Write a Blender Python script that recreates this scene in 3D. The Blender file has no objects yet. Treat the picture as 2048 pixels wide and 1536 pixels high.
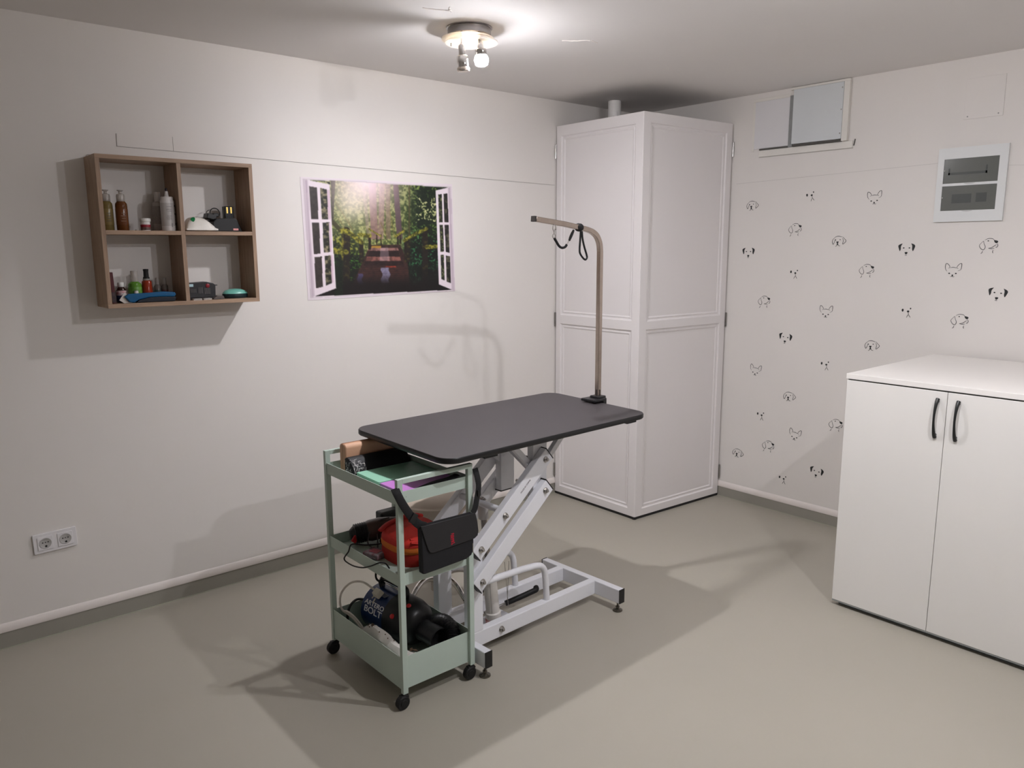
import bpy, bmesh, math, random
import numpy as np
from mathutils import Vector, Matrix, noise as mnoise
random.seed(7); np.random.seed(7)
SC = bpy.context.scene
COL = SC.collection
PI = math.pi
# ------------------------------------------------------------------ materials
def lin(c):
    return tuple(((v/255.0)/12.92 if v/255.0 <= .04045 else ((v/255.0+.055)/1.055)**2.4) for v in c)
MATS = {}
def M(name, rgb, rough=.5, metal=0.0, var=.04, vscale=6.0, bump=0.0, bscale=60.0, trans=0.0, ior=1.45, coat=0.0, spec=.5, stretch=(1,1,1), rgb2=None):
    if name in MATS: return MATS[name]
    m = bpy.data.materials.new(name); m.use_nodes = True
    nt = m.node_tree; b = nt.nodes['Principled BSDF']
    tc = nt.nodes.new('ShaderNodeTexCoord'); mp = nt.nodes.new('ShaderNodeMapping')
    mp.inputs['Scale'].default_value = stretch
    nz = nt.nodes.new('ShaderNodeTexNoise'); nz.inputs['Scale'].default_value = vscale; nz.inputs['Detail'].default_value = 4
    rp = nt.nodes.new('ShaderNodeValToRGB'); a = lin(rgb)
    lo = lin(rgb2) if rgb2 else tuple(max(0, v*(1-var)) for v in a)
    hi = a if rgb2 else tuple(min(1, v*(1+var)) for v in a)
    rp.color_ramp.elements[0].position = .3; rp.color_ramp.elements[1].position = .7
    rp.color_ramp.elements[0].color = (*lo, 1); rp.color_ramp.elements[1].color = (*hi, 1)
    L = nt.links.new
    L(tc.outputs['Object'], mp.inputs['Vector']); L(mp.outputs['Vector'], nz.inputs['Vector'])
    L(nz.outputs['Fac'], rp.inputs['Fac']); L(rp.outputs['Color'], b.inputs['Base Color'])
    b.inputs['Roughness'].default_value = rough; b.inputs['Metallic'].default_value = metal
    b.inputs['Transmission Weight'].default_value = trans; b.inputs['IOR'].default_value = ior
    b.inputs['Coat Weight'].default_value = coat; b.inputs['Specular IOR Level'].default_value = spec
    if bump:
        n2 = nt.nodes.new('ShaderNodeTexNoise'); n2.inputs['Scale'].default_value = bscale; n2.inputs['Detail'].default_value = 3
        bp = nt.nodes.new('ShaderNodeBump'); bp.inputs['Strength'].default_value = bump; bp.inputs['Distance'].default_value = .002
        L(mp.outputs['Vector'], n2.inputs['Vector']); L(n2.outputs['Fac'], bp.inputs['Height']); L(bp.outputs['Normal'], b.inputs['Normal'])
    MATS[name] = m; return m
def emit(name, rgb, strength, base=(255,255,255)):
    m = M(name, base, .4, var=.01); b = m.node_tree.nodes['Principled BSDF']
    b.inputs['Emission Color'].default_value = (*lin(rgb), 1); b.inputs['Emission Strength'].default_value = strength
    return m
# ------------------------------------------------------------------ mesh builder
class MB:
    def __init__(s, xf=None): s.bm = bmesh.new(); s.xf = xf or Matrix.Identity(4)
    def _v(s, pts): return [s.bm.verts.new(p) for p in pts]
    def face(s, vs):
        try: return s.bm.faces.new(vs)
        except ValueError: return None
    def obox(s, c, size, rot=None, taper=(1,1)):
        c = Vector(c); R = rot or Matrix.Identity(3); hx,hy,hz = [v/2 for v in size]; p = []
        for z in (-1,1):
            tx,ty = (1,1) if z<0 else taper
            for (x,y) in ((-1,-1),(1,-1),(1,1),(-1,1)): p.append(c + R @ Vector((x*hx*tx, y*hy*ty, z*hz)))
        v = s._v(p)
        for f in ((3,2,1,0),(4,5,6,7),(0,1,5,4),(1,2,6,5),(2,3,7,6),(3,0,4,7)): s.face([v[i] for i in f])
        return s
    def box(s, x0,x1,y0,y1,z0,z1, **k): return s.obox(((x0+x1)/2,(y0+y1)/2,(z0+z1)/2),(abs(x1-x0),abs(y1-y0),abs(z1-z0)),**k)
    def bar(s, p0, p1, w, h, up=(0,0,1)):
        p0=Vector(p0);p1=Vector(p1);d=(p1-p0);l=d.length;d.normalize();up=Vector(up)
        x=up.cross(d)
        if x.length<1e-4: x=Vector((1,0,0)).cross(d)
        x.normalize();y=d.cross(x);R=Matrix((x,y,d)).transposed()
        return s.obox((p0+p1)/2,(w,h,l),R)
    def tube(s, pts, r, seg=10, closed=False, cap=True, square=False, flat=1.0, flat2=1.0):
        pts=[Vector(p) for p in pts]; n=len(pts); rs=r if isinstance(r,(list,tuple)) else [r]*n
        T=[]
        for i in range(n):
            a=pts[(i-1)%n] if (closed or i>0) else pts[i]; b=pts[(i+1)%n] if (closed or i<n-1) else pts[i]
            t=(b-a); t.normalize(); T.append(t)
        u=Vector((0,0,1)) if abs(T[0].z)<.9 else Vector((0,1,0))
        nrm=(u-T[0]*u.dot(T[0])).normalized(); rings=[]
        off = PI/4 if square else 0; k = math.sqrt(2) if square else 1
        if square: seg=4
        for i in range(n):
            nrm=(nrm-T[i]*nrm.dot(T[i])).normalized(); bn=T[i].cross(nrm)
            rings.append(s._v([pts[i]+(nrm*math.cos(off+2*PI*j/seg)*flat+bn*math.sin(off+2*PI*j/seg)*flat2)*rs[i]*k for j in range(seg)]))
        m=n if closed else n-1
        for i in range(m):
            A,B=rings[i],rings[(i+1)%n]
            for j in range(seg): s.face([A[j],A[(j+1)%seg],B[(j+1)%seg],B[j]])
        if cap and not closed: s.face(rings[0][::-1]); s.face(rings[-1])
        return s
    def cyl(s, p0, p1, r0, r1=None, seg=24): return s.tube([p0,p1],[r0,r0 if r1 is None else r1],seg)
    def lathe(s, prof, c=(0,0,0), seg=28, axis=(0,0,1), sx=1.0, sy=1.0):
        c=Vector(c); ax=Vector(axis).normalized()
        q=Vector((0,0,1)).rotation_difference(ax).to_matrix(); rings=[]
        for (r,z) in prof:
            if r<=1e-6: rings.append([s.bm.verts.new(c+q@Vector((0,0,z)))])
            else: rings.append(s._v([c+q@Vector((r*sx*math.cos(2*PI*j/seg),r*sy*math.sin(2*PI*j/seg),z)) for j in range(seg)]))
        for A,B in zip(rings,rings[1:]):
            for j in range(seg):
                k=(j+1)%seg
                if len(A)==1 and len(B)==1: continue
                if len(A)==1: s.face([A[0],B[k],B[j]])
                elif len(B)==1: s.face([A[j],A[k],B[0]])
                else: s.face([A[j],A[k],B[k],B[j]])
        if len(rings[0])>1: s.face(rings[0][::-1])
        if len(rings[-1])>1: s.face(rings[-1])
        return s
    def prism(s, poly, d0, d1, frame):
        """poly in 2-D; frame(u,v,d) gives a point"""
        A=s._v([frame(u,v,d0) for u,v in poly]); B=s._v([frame(u,v,d1) for u,v in poly]); n=len(poly)
        s.face(A[::-1]); s.face(B)
        for i in range(n): s.face([A[i],A[(i+1)%n],B[(i+1)%n],B[i]])
        return s
    def ball(s, c, r, sx=1,sy=1,sz=1, seg=20, rings=12, power=1.0):
        prof=[]
        for i in range(rings+1):
            a=-PI/2+PI*i/rings; prof.append((r*abs(math.cos(a))**power, r*sz*math.copysign(abs(math.sin(a))**power,math.sin(a))))
        prof[0]=(0,prof[0][1]); prof[-1]=(0,prof[-1][1])
        return s.lathe(prof,c,seg,sx=sx,sy=sy)
    def warp(s, f):
        for v in s.bm.verts: v.co = f(v.co)
        return s
    def mesh(s, name, mat, M4):
        bmesh.ops.transform(s.bm, matrix=M4 @ s.xf, verts=s.bm.verts)
        bmesh.ops.recalc_face_normals(s.bm, faces=s.bm.faces)
        me=bpy.data.meshes.new(name); s.bm.to_mesh(me); s.bm.free()
        if mat: me.materials.append(mat)
        return me
WM = {}
def finish(o, smooth, bevel, sub):
    me=o.data
    if sub:
        md=o.modifiers.new('sub','SUBSURF'); md.levels=sub; md.render_levels=sub
    if bevel:
        md=o.modifiers.new('bev','BEVEL'); md.width=bevel; md.segments=2; md.limit_method='ANGLE'; md.angle_limit=math.radians(50)
        md.harden_normals=False
    if smooth:
        me.shade_smooth()
        if not sub: me.set_sharp_from_angle(angle=math.radians(38))
def thing(name, label, cat, loc=(0,0,0), rz=0, group=None):
    o=bpy.data.objects.new(name,None); COL.objects.link(o); o.empty_display_size=.1
    o.location=loc; o.rotation_euler=(0,0,rz)
    WM[o]=Matrix.Translation(loc) @ Matrix.Rotation(rz,4,'Z')
    tag(o,label,cat,group); return o
def tag(o,label,cat,group=None,kind=None):
    if label: o['label']=label
    if cat: o['category']=cat
    if group: o['group']=group
    if kind: o['kind']=kind
    return o
def part(mb, name, mat, parent, smooth=True, bevel=0, sub=0, label=None):
    me=mb.mesh(name,mat,WM[parent].inverted()); o=bpy.data.objects.new(name,me); COL.objects.link(o); o.parent=parent
    WM[o]=WM[parent]; finish(o,smooth,bevel,sub)
    if label: o['label']=label
    return o
def solo(mb, name, mat, label, cat, group=None, smooth=True, bevel=0, sub=0, kind=None):
    bmesh.ops.transform(mb.bm, matrix=mb.xf, verts=mb.bm.verts); mb.xf=Matrix.Identity(4)
    co=[v.co for v in mb.bm.verts]
    c=Vector(((min(p.x for p in co)+max(p.x for p in co))/2,(min(p.y for p in co)+max(p.y for p in co))/2,min(p.z for p in co)))
    me=mb.mesh(name,mat,Matrix.Translation(-c)); o=bpy.data.objects.new(name,me); COL.objects.link(o); o.location=c
    WM[o]=Matrix.Translation(c); finish(o,smooth,bevel,sub); tag(o,label,cat,group,kind); return o
def struct(mb, name, mat, bevel=0, smooth=False):
    return solo(mb,name,mat,None,None,None,smooth,bevel,0,'structure')
def dup(root, loc, rz, label, group=None):
    r=root.copy(); COL.objects.link(r); r.location=loc; r.rotation_euler=(0,0,rz); r['label']=label
    if group: r['group']=group
    for ch in list(root.children):
        c=ch.copy(); COL.objects.link(c); c.parent=r
        for g in list(ch.children):
            d=g.copy(); COL.objects.link(d); d.parent=c
    return r
def arc(c, r, a0, a1, n, plane='xz', off=0):
    out=[]
    for i in range(n+1):
        a=a0+(a1-a0)*i/n; u=r*math.cos(a); v=r*math.sin(a)
        out.append(Vector((c[0]+u,c[1],c[2]+v)) if plane=='xz' else Vector((c[0],c[1]+u,c[2]+v)) if plane=='yz' else Vector((c[0]+u,c[1]+v,c[2])))
    return out
def smoothpath(pts, n=6, closed=False):
    P=[Vector(p) for p in pts]; out=[]; N=len(P)
    rng=range(N) if closed else range(N-1)
    for i in rng:
        g=(lambda k: P[k%N]) if closed else (lambda k: P[min(max(k,0),N-1)])
        p0,p1,p2,p3=g(i-1),g(i),g(i+1),g(i+2)
        for j in range(n):
            t=j/n; out.append(.5*((2*p1)+(-p0+p2)*t+(2*p0-5*p1+4*p2-p3)*t*t+(-p0+3*p1-3*p2+p3)*t**3))
    if not closed: out.append(P[-1])
    return out
def rrect(x0,x1,y0,y1,r,n=6):
    out=[]
    for cx,cy,a in ((x1-r,y1-r,0),(x0+r,y1-r,PI/2),(x0+r,y0+r,PI),(x1-r,y0+r,1.5*PI)):
        for i in range(n+1): out.append((cx+r*math.cos(a+PI/2*i/n),cy+r*math.sin(a+PI/2*i/n)))
    return out
def text_mb(txt, size, bold=0.0, extrude=.0004, xscale=1.0):
    cu=bpy.data.curves.new('lettering','FONT'); cu.body=txt; cu.size=size; cu.extrude=extrude; cu.offset=bold; cu.align_x='CENTER'
    o=bpy.data.objects.new('lettering',cu); COL.objects.link(o)
    bpy.context.view_layer.update()
    me=bpy.data.meshes.new_from_object(o.evaluated_get(bpy.context.evaluated_depsgraph_get()))
    COL.objects.unlink(o); bpy.data.objects.remove(o); bpy.data.curves.remove(cu)
    mb=MB(); mb.bm.from_mesh(me); bpy.data.meshes.remove(me)
    for v in mb.bm.verts: v.co.x*=xscale
    return mb
# palette
wall_m  = M('wall_white_paint',(221,217,212),.55,var=.012,vscale=1.5,bump=.05,bscale=40)
wallup_m= M('wall_upper_paint',(221,217,213),.55,var=.012,vscale=1.5,bump=.05,bscale=40)
ceil_m  = M('ceiling_paint',(226,223,221),.8,var=.015,vscale=1.2,bump=.08,bscale=25)
floor_m = M('vinyl_floor',(163,158,146),.42,var=.03,vscale=1.1,bump=.03,bscale=120)
base_m  = M('cove_skirting',(146,143,134),.5,var=.04,vscale=3)
weld_m  = M('weld_bead',(166,166,150),.5)
seam_m  = M('seam_shadow_filler',(120,114,110),.8)
lip_m   = M('plaster_lip',(224,217,213),.5,var=.01)
lac_m   = M('white_lacquer',(226,222,222),.38,var=.012,vscale=2)
lam_m   = M('white_laminate',(226,224,220),.35,var=.012,vscale=2)
top_m   = M('white_worktop',(232,229,225),.33,var=.012,vscale=2)
dark_m  = M('dark_gap',(34,34,34),.7)
black_m = M('black_plastic',(22,22,24),.42)
blackf_m= M('black_fabric',(24,24,28),.8,bump=.25,bscale=900)
rubber_m= M('black_rubber',(18,18,18),.6)
wht_m   = M('white_powder_coat',(226,227,232),.4,var=.015)
whtpl_m = M('white_plastic',(228,226,224),.4,var=.01)
steel_m = M('zinc_steel',(165,162,158),.3,1.0)
chrome_m= M('chrome',(225,222,220),.08,1.0)
pole_m  = M('brushed_stainless',(196,182,172),.24,1.0,var=.05,vscale=40)
mint_m  = M('sage_green_metal',(182,198,188),.45,var=.012)
tabt_m  = M('table_rubber_mat',(62,58,60),.52,var=.06,vscale=9,bump=.25,bscale=700)
oak_m   = M('grey_oak_veneer',(174,146,122),.5,vscale=7,stretch=(1.2,9,26),rgb2=(146,120,99),bump=.12,bscale=20)
oakv_m  = M('grey_oak_veneer_upright',(170,143,120),.5,vscale=7,stretch=(26,14,1.2),rgb2=(142,117,97),bump=.12,bscale=20)
# ------------------------------------------------------------------ setting
H=2.413; XL=-6.2; YB=-5.6
struct(MB().box(XL-.1,.1,YB-.1,.1,-.1,0),'floor',floor_m)
struct(MB().box(XL-.1,.1,YB-.1,.1,H,H+.1),'ceiling',ceil_m)
struct(MB().box(XL-.1,.1,0,.1,-.02,H+.02),'wall_left',wallup_m)
struct(MB().box(0,.1,YB-.1,0,-.02,H+.02),'wall_right',wallup_m)
struct(MB().box(XL-.1,XL,YB-.1,.1,-.02,H+.02),'wall_back',wall_m)
struct(MB().box(XL,0,YB-.1,YB,-.02,H+.02),'wall_front',wall_m)
# coved skirting turned up the wall, the plaster ending above it in a rounded lip
struct(MB().box(XL,0,-.004,.0,0,.068),'baseboard_left',base_m)
struct(MB().box(-.004,.0,YB,0,0,.062),'baseboard_right',base_m)
def lipprof(z): return [(0,z),(.007,z),(.0085,z+.006),(.007,z+.02),(.002,z+.034),(0,z+.036)]
m=MB(); m.prism(lipprof(.068),XL,-.002,lambda u,v,d:Vector((d,-u,v))); struct(m,'trim_1',lip_m,smooth=True)
m=MB(); m.prism(lipprof(.062),YB,-.002,lambda u,v,d:Vector((-u,d,v))); struct(m,'trim_2',lip_m,smooth=True)
struct(MB().box(XL,-.01,-.0075,-.004,0,.0025),'trim_3',weld_m)
struct(MB().box(-.0075,-.004,YB,-.01,0,.0025),'trim_4',weld_m)
# hairline joints between wall boards
m=MB(); m.bar((-3.183,-.0006,1.961),(-.76,-.0006,1.926),.0012,.0022,up=(0,1,0)); m.bar((-3.183,-.0006,1.960),(-3.182,-.0006,2.010),.0012,.0026,up=(0,1,0))
m.bar((-2.965,-.0004,1.958),(-2.965,-.0004,2.016),.0008,.001,up=(0,1,0)); struct(m,'trim_5',seam_m)
m=MB(); m.bar((-.0005,-.76,1.922),(-.0005,-1.884,1.948),.001,.0013,up=(1,0,0)); m.bar((-.0005,-2.185,1.915),(-.0005,-2.62,1.885),.001,.0013,up=(1,0,0)); struct(m,'trim_6',M('faint_joint',(176,172,168),.8))
# faint filler patches on the ceiling
m=MB()
for (cx,cy,l,a) in ((-2.32,-1.0,.10,-.4),(-2.28,-1.03,.05,.9),(-1.62,-1.02,.12,-.7),(-1.55,-1.06,.05,.2)):
    pts=[Vector((cx+math.cos(a)*l*t+.012*mnoise.noise((t*5,cx,cy)),cy+math.sin(a)*l*t+.012*mnoise.noise((cx,t*5,cy)),H-.0006)) for t in np.linspace(-.5,.5,14).tolist()]
    m.tube(pts,[.0015+.003*abs(mnoise.noise((i*.7,cx*3,1))) for i in range(14)],6)
struct(m,'trim_7',M('filler_ridge',(232,226,222),.8))
# ------------------------------------------------------------------ corner cupboard
def rect_frame(o,u,w):   # point = o + u*s + w*d + z
    o=Vector(o);u=Vector(u);w=Vector(w)
    return lambda s,z,d: o+u*s+Vector((0,0,z))+w*d
def panel_door(mb, fr, s0,s1,z0,z1, panels, th=.022):
    """slab with two sunken moulded panels, depth 0 is the outer face, +d is inwards"""
    xs=sorted({s0,s1,*[p[0] for p in panels],*[p[1] for p in panels]}); zs=sorted({z0,z1,*[p[2] for p in panels],*[p[3] for p in panels]})
    def inside(x,z): return any(p[0]<x<p[1] and p[2]<z<p[3] for p in panels)
    V={}
    def v(x,z,d):
        k=(round(x,5),round(z,5),round(d,5))
        if k not in V: V[k]=mb.bm.verts.new(fr(*k))
        return V[k]
    for a,b in zip(xs,xs[1:]):
        for c,d in zip(zs,zs[1:]):
            if not inside((a+b)/2,(c+d)/2): mb.face([v(a,c,0),v(b,c,0),v(b,d,0),v(a,d,0)])
    for (a,b,c,d) in panels:
        loops=[(0,0),(.004,.007),(.012,.0095),(.016,.006),(.021,.0075),(.026,.011)]
        prev=None
        for (i,dp) in loops:
            cur=[v(a+i,c+i,dp),v(b-i,c+i,dp),v(b-i,d-i,dp),v(a+i,d-i,dp)]
            if prev:
                for k in range(4): mb.face([prev[k],prev[(k+1)%4],cur[(k+1)%4],cur[k]])
            prev=cur
        mb.face(prev)
    # sides and back
    bl=[v(s0,z0,th),v(s1,z0,th),v(s1,z1,th),v(s0,z1,th)]; mb.face(bl)
    for (p,q) in ((0,1),(1,2),(2,3),(3,0)):
        e=[(s0,z0),(s1,z0),(s1,z1),(s0,z1)]; a=e[p]; b=e[q]
        if a[1]==b[1]: line=[(x,a[1]) for x in (xs if b[0]>a[0] else xs[::-1])]
        else: line=[(a[0],z) for z in (zs if b[1]>a[1] else zs[::-1])]
        mb.face([v(x,z,0) for x,z in line]+[bl[q],bl[p]])
    return mb
cup=thing('corner_cupboard','tall white two-panel corner cupboard boxing in the back corner up to just below the ceiling','cupboard',(-.76,-.68,0))
A0=Vector((-.752,-.003,0)); C0=Vector((-.760,-.680,0)); B0=Vector((-.006,-.727,0))
uL=(C0-A0).normalized(); lL=(C0-A0).length; wL=Vector((-uL.y,uL.x,0)); wL=wL if wL.x>0 else -wL
uR=(B0-C0).normalized(); lR=(B0-C0).length; wR=Vector((-uR.y,uR.x,0)); wR=wR if wR.y>0 else -wR
frL=rect_frame(A0,uL,wL); frR=rect_frame(C0,uR,wR)
hinge_m=M('hinge_nickel',(170,168,166),.22,1.0)
dl=part(panel_door(MB(),frL,.006,lL-.002,.016,2.265,[(.045,lL-.055,1.150,2.207),(.045,lL-.055,.060,1.096)]),'door',lac_m,cup,smooth=False,bevel=.0018)
dr=part(panel_door(MB(),frR,.001,lR-.006,.016,2.266,[(.058,lR-.055,1.148,2.212),(.058,lR-.055,.058,1.100)]),'door',lac_m,cup,smooth=False,bevel=.0018)
for z in (.16,1.12,2.12):
    part(MB().box(-.7565,-.752,-.012,-.0005,z-.042,z+.042).cyl((-.758,-.006,z-.042),(-.758,-.006,z+.042),.0042,seg=12),'hinge',hinge_m,dl)
    part(MB().box(-.014,-.0005,-.731,-.7265,z-.042,z+.042).cyl((-.007,-.732,z-.042),(-.007,-.732,z+.042),.0042,seg=12),'hinge',hinge_m,dr)
m=MB(); m.bar(A0+wL*.012+Vector((0,0,.008)),C0+wL*.012+Vector((0,0,.008)),.016,.016); m.bar(C0+wR*.012+Vector((0,0,.008)),B0+wR*.012+Vector((0,0,.008)),.016,.016)
part(m,'plinth',dark_m,cup,smooth=False,label='dark strip coloured as the shaded gap under the doors')  # dark colour stands in for the shade in the gap under the doors
pp=thing('ceiling_pipe','short white patched pipe rising from behind the tall corner cupboard into the ceiling','pipe',(-.47,-.21,0))
part(MB().cyl((-.47,-.21,0),(-.47,-.21,H-.0005),.034,seg=28),'pipe',M('white_pvc',(214,212,212),.45),pp)
m=MB(); m.lathe([(.0355,2.31),(.038,2.32),(.038,2.402),(.0375,2.412)],(-.47,-.21,0),28); part(m,'collar',whtpl_m,pp)
m=MB()
for k in range(5):
    a=-2.6+.5*k; m.ball((-.47+.0375*math.cos(a),-.21+.0375*math.sin(a),2.30+.025*math.sin(k*2.1)),.014,.5,.5,1.8,8,6)
part(m,'filler_foam',M('patch_foam',(236,234,232),.8,bump=.4,bscale=120),pp)
# ------------------------------------------------------------------ white cabinet
cb=thing('white_cabinet','low wide white two-door cabinet against the right wall','cabinet',(-.5,-2.355,0))
part(MB().box(-.912,-.05,-1.958,-2.752,.022,1.006),'carcass',lam_m,cb,smooth=False,bevel=.001)
part(MB().box(-.936,-.045,-1.953,-2.757,1.009,1.031),'countertop',top_m,cb,smooth=False,bevel=.0015)
part(MB().box(-.905,-.06,-1.975,-2.735,0,.024),'plinth',M('grey_plinth',(120,124,126),.5),cb,smooth=False,label='grey recessed plinth')
part(MB().box(-.930,-.905,-1.96,-2.75,1.0055,1.0095),'gap_strip',dark_m,cb,smooth=False)
part(MB().box(-.931,-.912,-1.957,-2.753,.020,.027),'edge_strip',M('grey_edge',(170,176,178),.35),cb,smooth=False)
for (y0,y1,hy) in ((-1.957,-2.3495,-2.318),(-2.3515,-2.753,-2.392)):
    d=part(MB().box(-.934,-.914,y0,y1,.027,1.0035),'door',lam_m,cb,smooth=False,bevel=.0012)
    pts=[];rr=[]
    for i in range(17):
        t=i/16; z=.824+.151*t; bow=math.sin(PI*t)**.7; pts.append(Vector((-.9375-.024*bow,hy,z))); rr.append(.0042+.0032*abs(2*t-1)**1.6)
    h=MB().tube(pts,rr,12,flat=1.0)
    h.cyl((-.934,hy,.834),(-.945,hy,.834),.0055,seg=12); h.cyl((-.934,hy,.965),(-.945,hy,.965),.0055,seg=12)
    part(h,'handle',M('matt_black_handle',(30,32,32),.38),d,label='curved black bow handle')
# ------------------------------------------------------------------ wall fittings, right wall
bk=thing('breaker_box','white flush breaker box with two smoked windows on the right wall','breaker box',(-.006,-2.033,1.668))
fr_=MB(); o=(-1.884,-2.183,1.669,2.012); w1=(-1.912,-2.148,1.848,1.961); w2=(-1.912,-2.148,1.721,1.836)
ys=[-1.884,-1.912,-2.148,-2.183]; zs=[1.669,1.721,1.836,1.848,1.961,2.012]
for i in range(3):
    for j in range(5):
        if i==1 and j in (1,3): continue
        fr_.box(-.013,-.0005,ys[i],ys[i+1],zs[j],zs[j+1])
bmesh.ops.remove_doubles(fr_.bm,verts=fr_.bm.verts,dist=1e-5)
part(fr_,'frame',M('breaker_white',(216,218,218),.4,var=.01),bk,smooth=False)
smoke=M('smoked_acrylic',(104,106,102),.15,var=.03)
mod=M('breaker_module',(66,69,67),.4)
for (a,b,c,d),kind in ((w1,0),(w2,1)):
    w=part(MB().box(-.010,-.001,a,b,c,d),'window_flap',smoke,bk,smooth=False,bevel=.001)
    if kind==0:
        mm=MB().box(-.0106,-.0098,-1.933,-2.101,1.887,1.898); mm.box(-.0106,-.0098,-1.933,-1.940,1.887,1.918); mm.box(-.0106,-.0098,-2.094,-2.101,1.887,1.924)
    else:
        mm=MB().box(-.0106,-.0098,-1.958,-2.043,1.755,1.797); mm.box(-.0106,-.0098,-2.063,-2.108,1.757,1.799)
    part(mm,'breaker_row',mod,w,smooth=False)
    part(MB().ball((-.0108,a-.004,(c+d)/2+.004),.0022,seg=8,rings=6),'stud',whtpl_m,w)
    m=MB(); m.prism([(.026*math.cos(t),-.007*math.sin(t)) for t in np.linspace(0,PI,13)],-.0135,-.0125,lambda u,v,dd,c=c:Vector((dd,-2.03+u,c+v+.0005))); part(m,'finger_notch',M('notch_grey',(186,188,188),.5),w)
pl=thing('blanking_plate','plain white square cover plate with two screws, high above the breaker box','cover plate',(-.003,-2.057,2.137))
part(MB().box(-.0035,-.0005,-1.975,-2.140,2.137,2.318),'plate',M('plate_paint',(221,217,213),.5,var=.01),pl,smooth=False,bevel=.001)
for y in (-1.992,-2.121): part(MB().lathe([(.0030,0),(.0028,.0010),(0,.0013)],(-.0035,y,2.149),12,axis=(-1,0,0)),'screw',M('screw_grey',(130,128,126),.4,.6),pl)
ah=thing('access_hatch','two pale grey metal hatch panels with cracked plaster edges right under the ceiling','access hatch',(-.01,-1.15,2.06))
pan_m=M('pale_grey_panel',(204,208,210),.45,var=.02,vscale=3)
pan2_m=M('pale_white_panel',(214,213,215),.45,var=.02,vscale=3)
part(MB().box(-.006,-.0005,-.868,-1.084,2.108,2.366),'hatch_panel',pan2_m,ah,smooth=False,bevel=.001)
q=part(MB().box(-.022,-.0005,-1.110,-1.392,2.112,2.398),'hatch_panel',pan_m,ah,smooth=False,bevel=.0015)
for (y,z) in ((-1.385,2.37),(-1.385,2.26),(-1.385,2.14)): part(MB().ball((-.022,y,z),.0035,.5,1,1,8,6),'screw',steel_m,q)
part(MB().box(-.012,-.0005,-1.085,-1.109,2.100,2.372),'channel_strip',M('galvanised_strip',(140,142,142),.45,.6,var=.12,vscale=20),ah,smooth=False)
fm=M('patched_plaster',(222,219,213),.7,bump=.5,bscale=60)
f=MB().box(-.020,-.0005,-1.393,-1.424,2.10,2.3985); f.box(-.018,-.0005,-1.088,-1.424,2.399,2.411); f.box(-.005,-.0005,-.90,-1.45,2.062,2.098); f.box(-.003,-.0005,-.85,-.867,2.095,2.3665); f.box(-.003,-.0005,-.85,-1.085,2.367,2.384)
part(f,'plaster_surround',fm,ah,smooth=False,bevel=.002)
f=MB().box(-.010,-.002,-.905,-1.082,2.0985,2.106); f.box(-.016,-.002,-1.112,-1.39,2.0985,2.108); f.bar((-.003,-1.462,2.105),(-.003,-1.456,2.072),.004,.004,up=(1,0,0))
part(f,'crack_and_shadow_line',M('crack_shadow_gap',(84,82,78),.9),ah,smooth=False)
part(MB().box(-.0055,-.0005,-.905,-1.452,2.0598,2.0618),'crack_and_shadow_line',M('faint_ledge_shadow',(168,164,158),.9),ah,smooth=False)  # grey strip paints a thin shadow line under the plaster ledge
# ------------------------------------------------------------------ dog stickers
ink=M('black_vinyl_ink',(34,36,36),.6)
TPL={
'E':([[(-27,-6),(-34,4),(-36,19),(-32,31),(-22,26),(-15,14),(-21,8)],[(22,-4),(34,2),(37,18),(36,31),(26,28),(16,13),(23,6)],[(-13,11),(0,13),(15,10)],[(-10,-31),(-5,-32),(-1,-29),(3,-33),(9,-31)]],[],[(-16,-16,4.2,3),(14,-16,4.2,3),(-1,-25,4,3.4)]),
'C':([[(-6,-31),(4,-31)]],[[(-21,27),(-35,22),(-41,15),(-37,0),(-32,-11),(-28,-1),(-28,12),(-24,21)],[(21,27),(34,23),(41,15),(38,2),(32,-11),(27,-1),(27,13),(24,22)],[(-7,-16),(6,-16),(4,-24),(-1,-27),(-5,-24)]],[(-14,5,4.2,3),(14,5,4.2,3)]),
'B':([[(-23,21),(-37,5),(-38,-4),(-31,-15),(-21,-20),(-15,-14),(-14,-4),(-19,7),(-23,21)],[(-17,25),(-6,31),(5,32),(16,30),(22,24)],[(0,-13),(15,-9),(27,0),(33,4)],[(35,9),(39,0),(34,-9),(30,-7)],[(0,-13),(13,-15),(25,-13)],[(-23,-25),(-25,-33),(-30,-38)],[(21,-21),(19,-30),(22,-35)]],[[(21,24),(30,23),(38,20),(37,13),(31,10),(24,15)]],[(-3,21,3.4,2.4)]),
'A':([[(-20,21),(-34,8),(-37,-6),(-31,-18),(-24,-3),(-21,10)],[(-21,22),(-4,25),(16,21)],[(19,22),(29,12),(39,-1),(22,-17),(24,2),(19,15)],[(-8,-19),(-12,-25),(-18,-29)],[(-6,-19),(-1,-24),(8,-26)]],[[(-15,-4),(-1,-3),(-5,-12),(-2,-19),(-12,-20),(-10,-12)]],[(-19,5,3,2.4),(6,7,3,2.4)]),
'D':([[(9,-2),(11,-12)],[(11,-12),(6,-19),(2,-29)],[(11,-12),(16,-20),(21,-27)]],[],[(-19,8,5,7.5),(8,3,6,5),(19,18,3.4,4.2)]),
}
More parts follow.
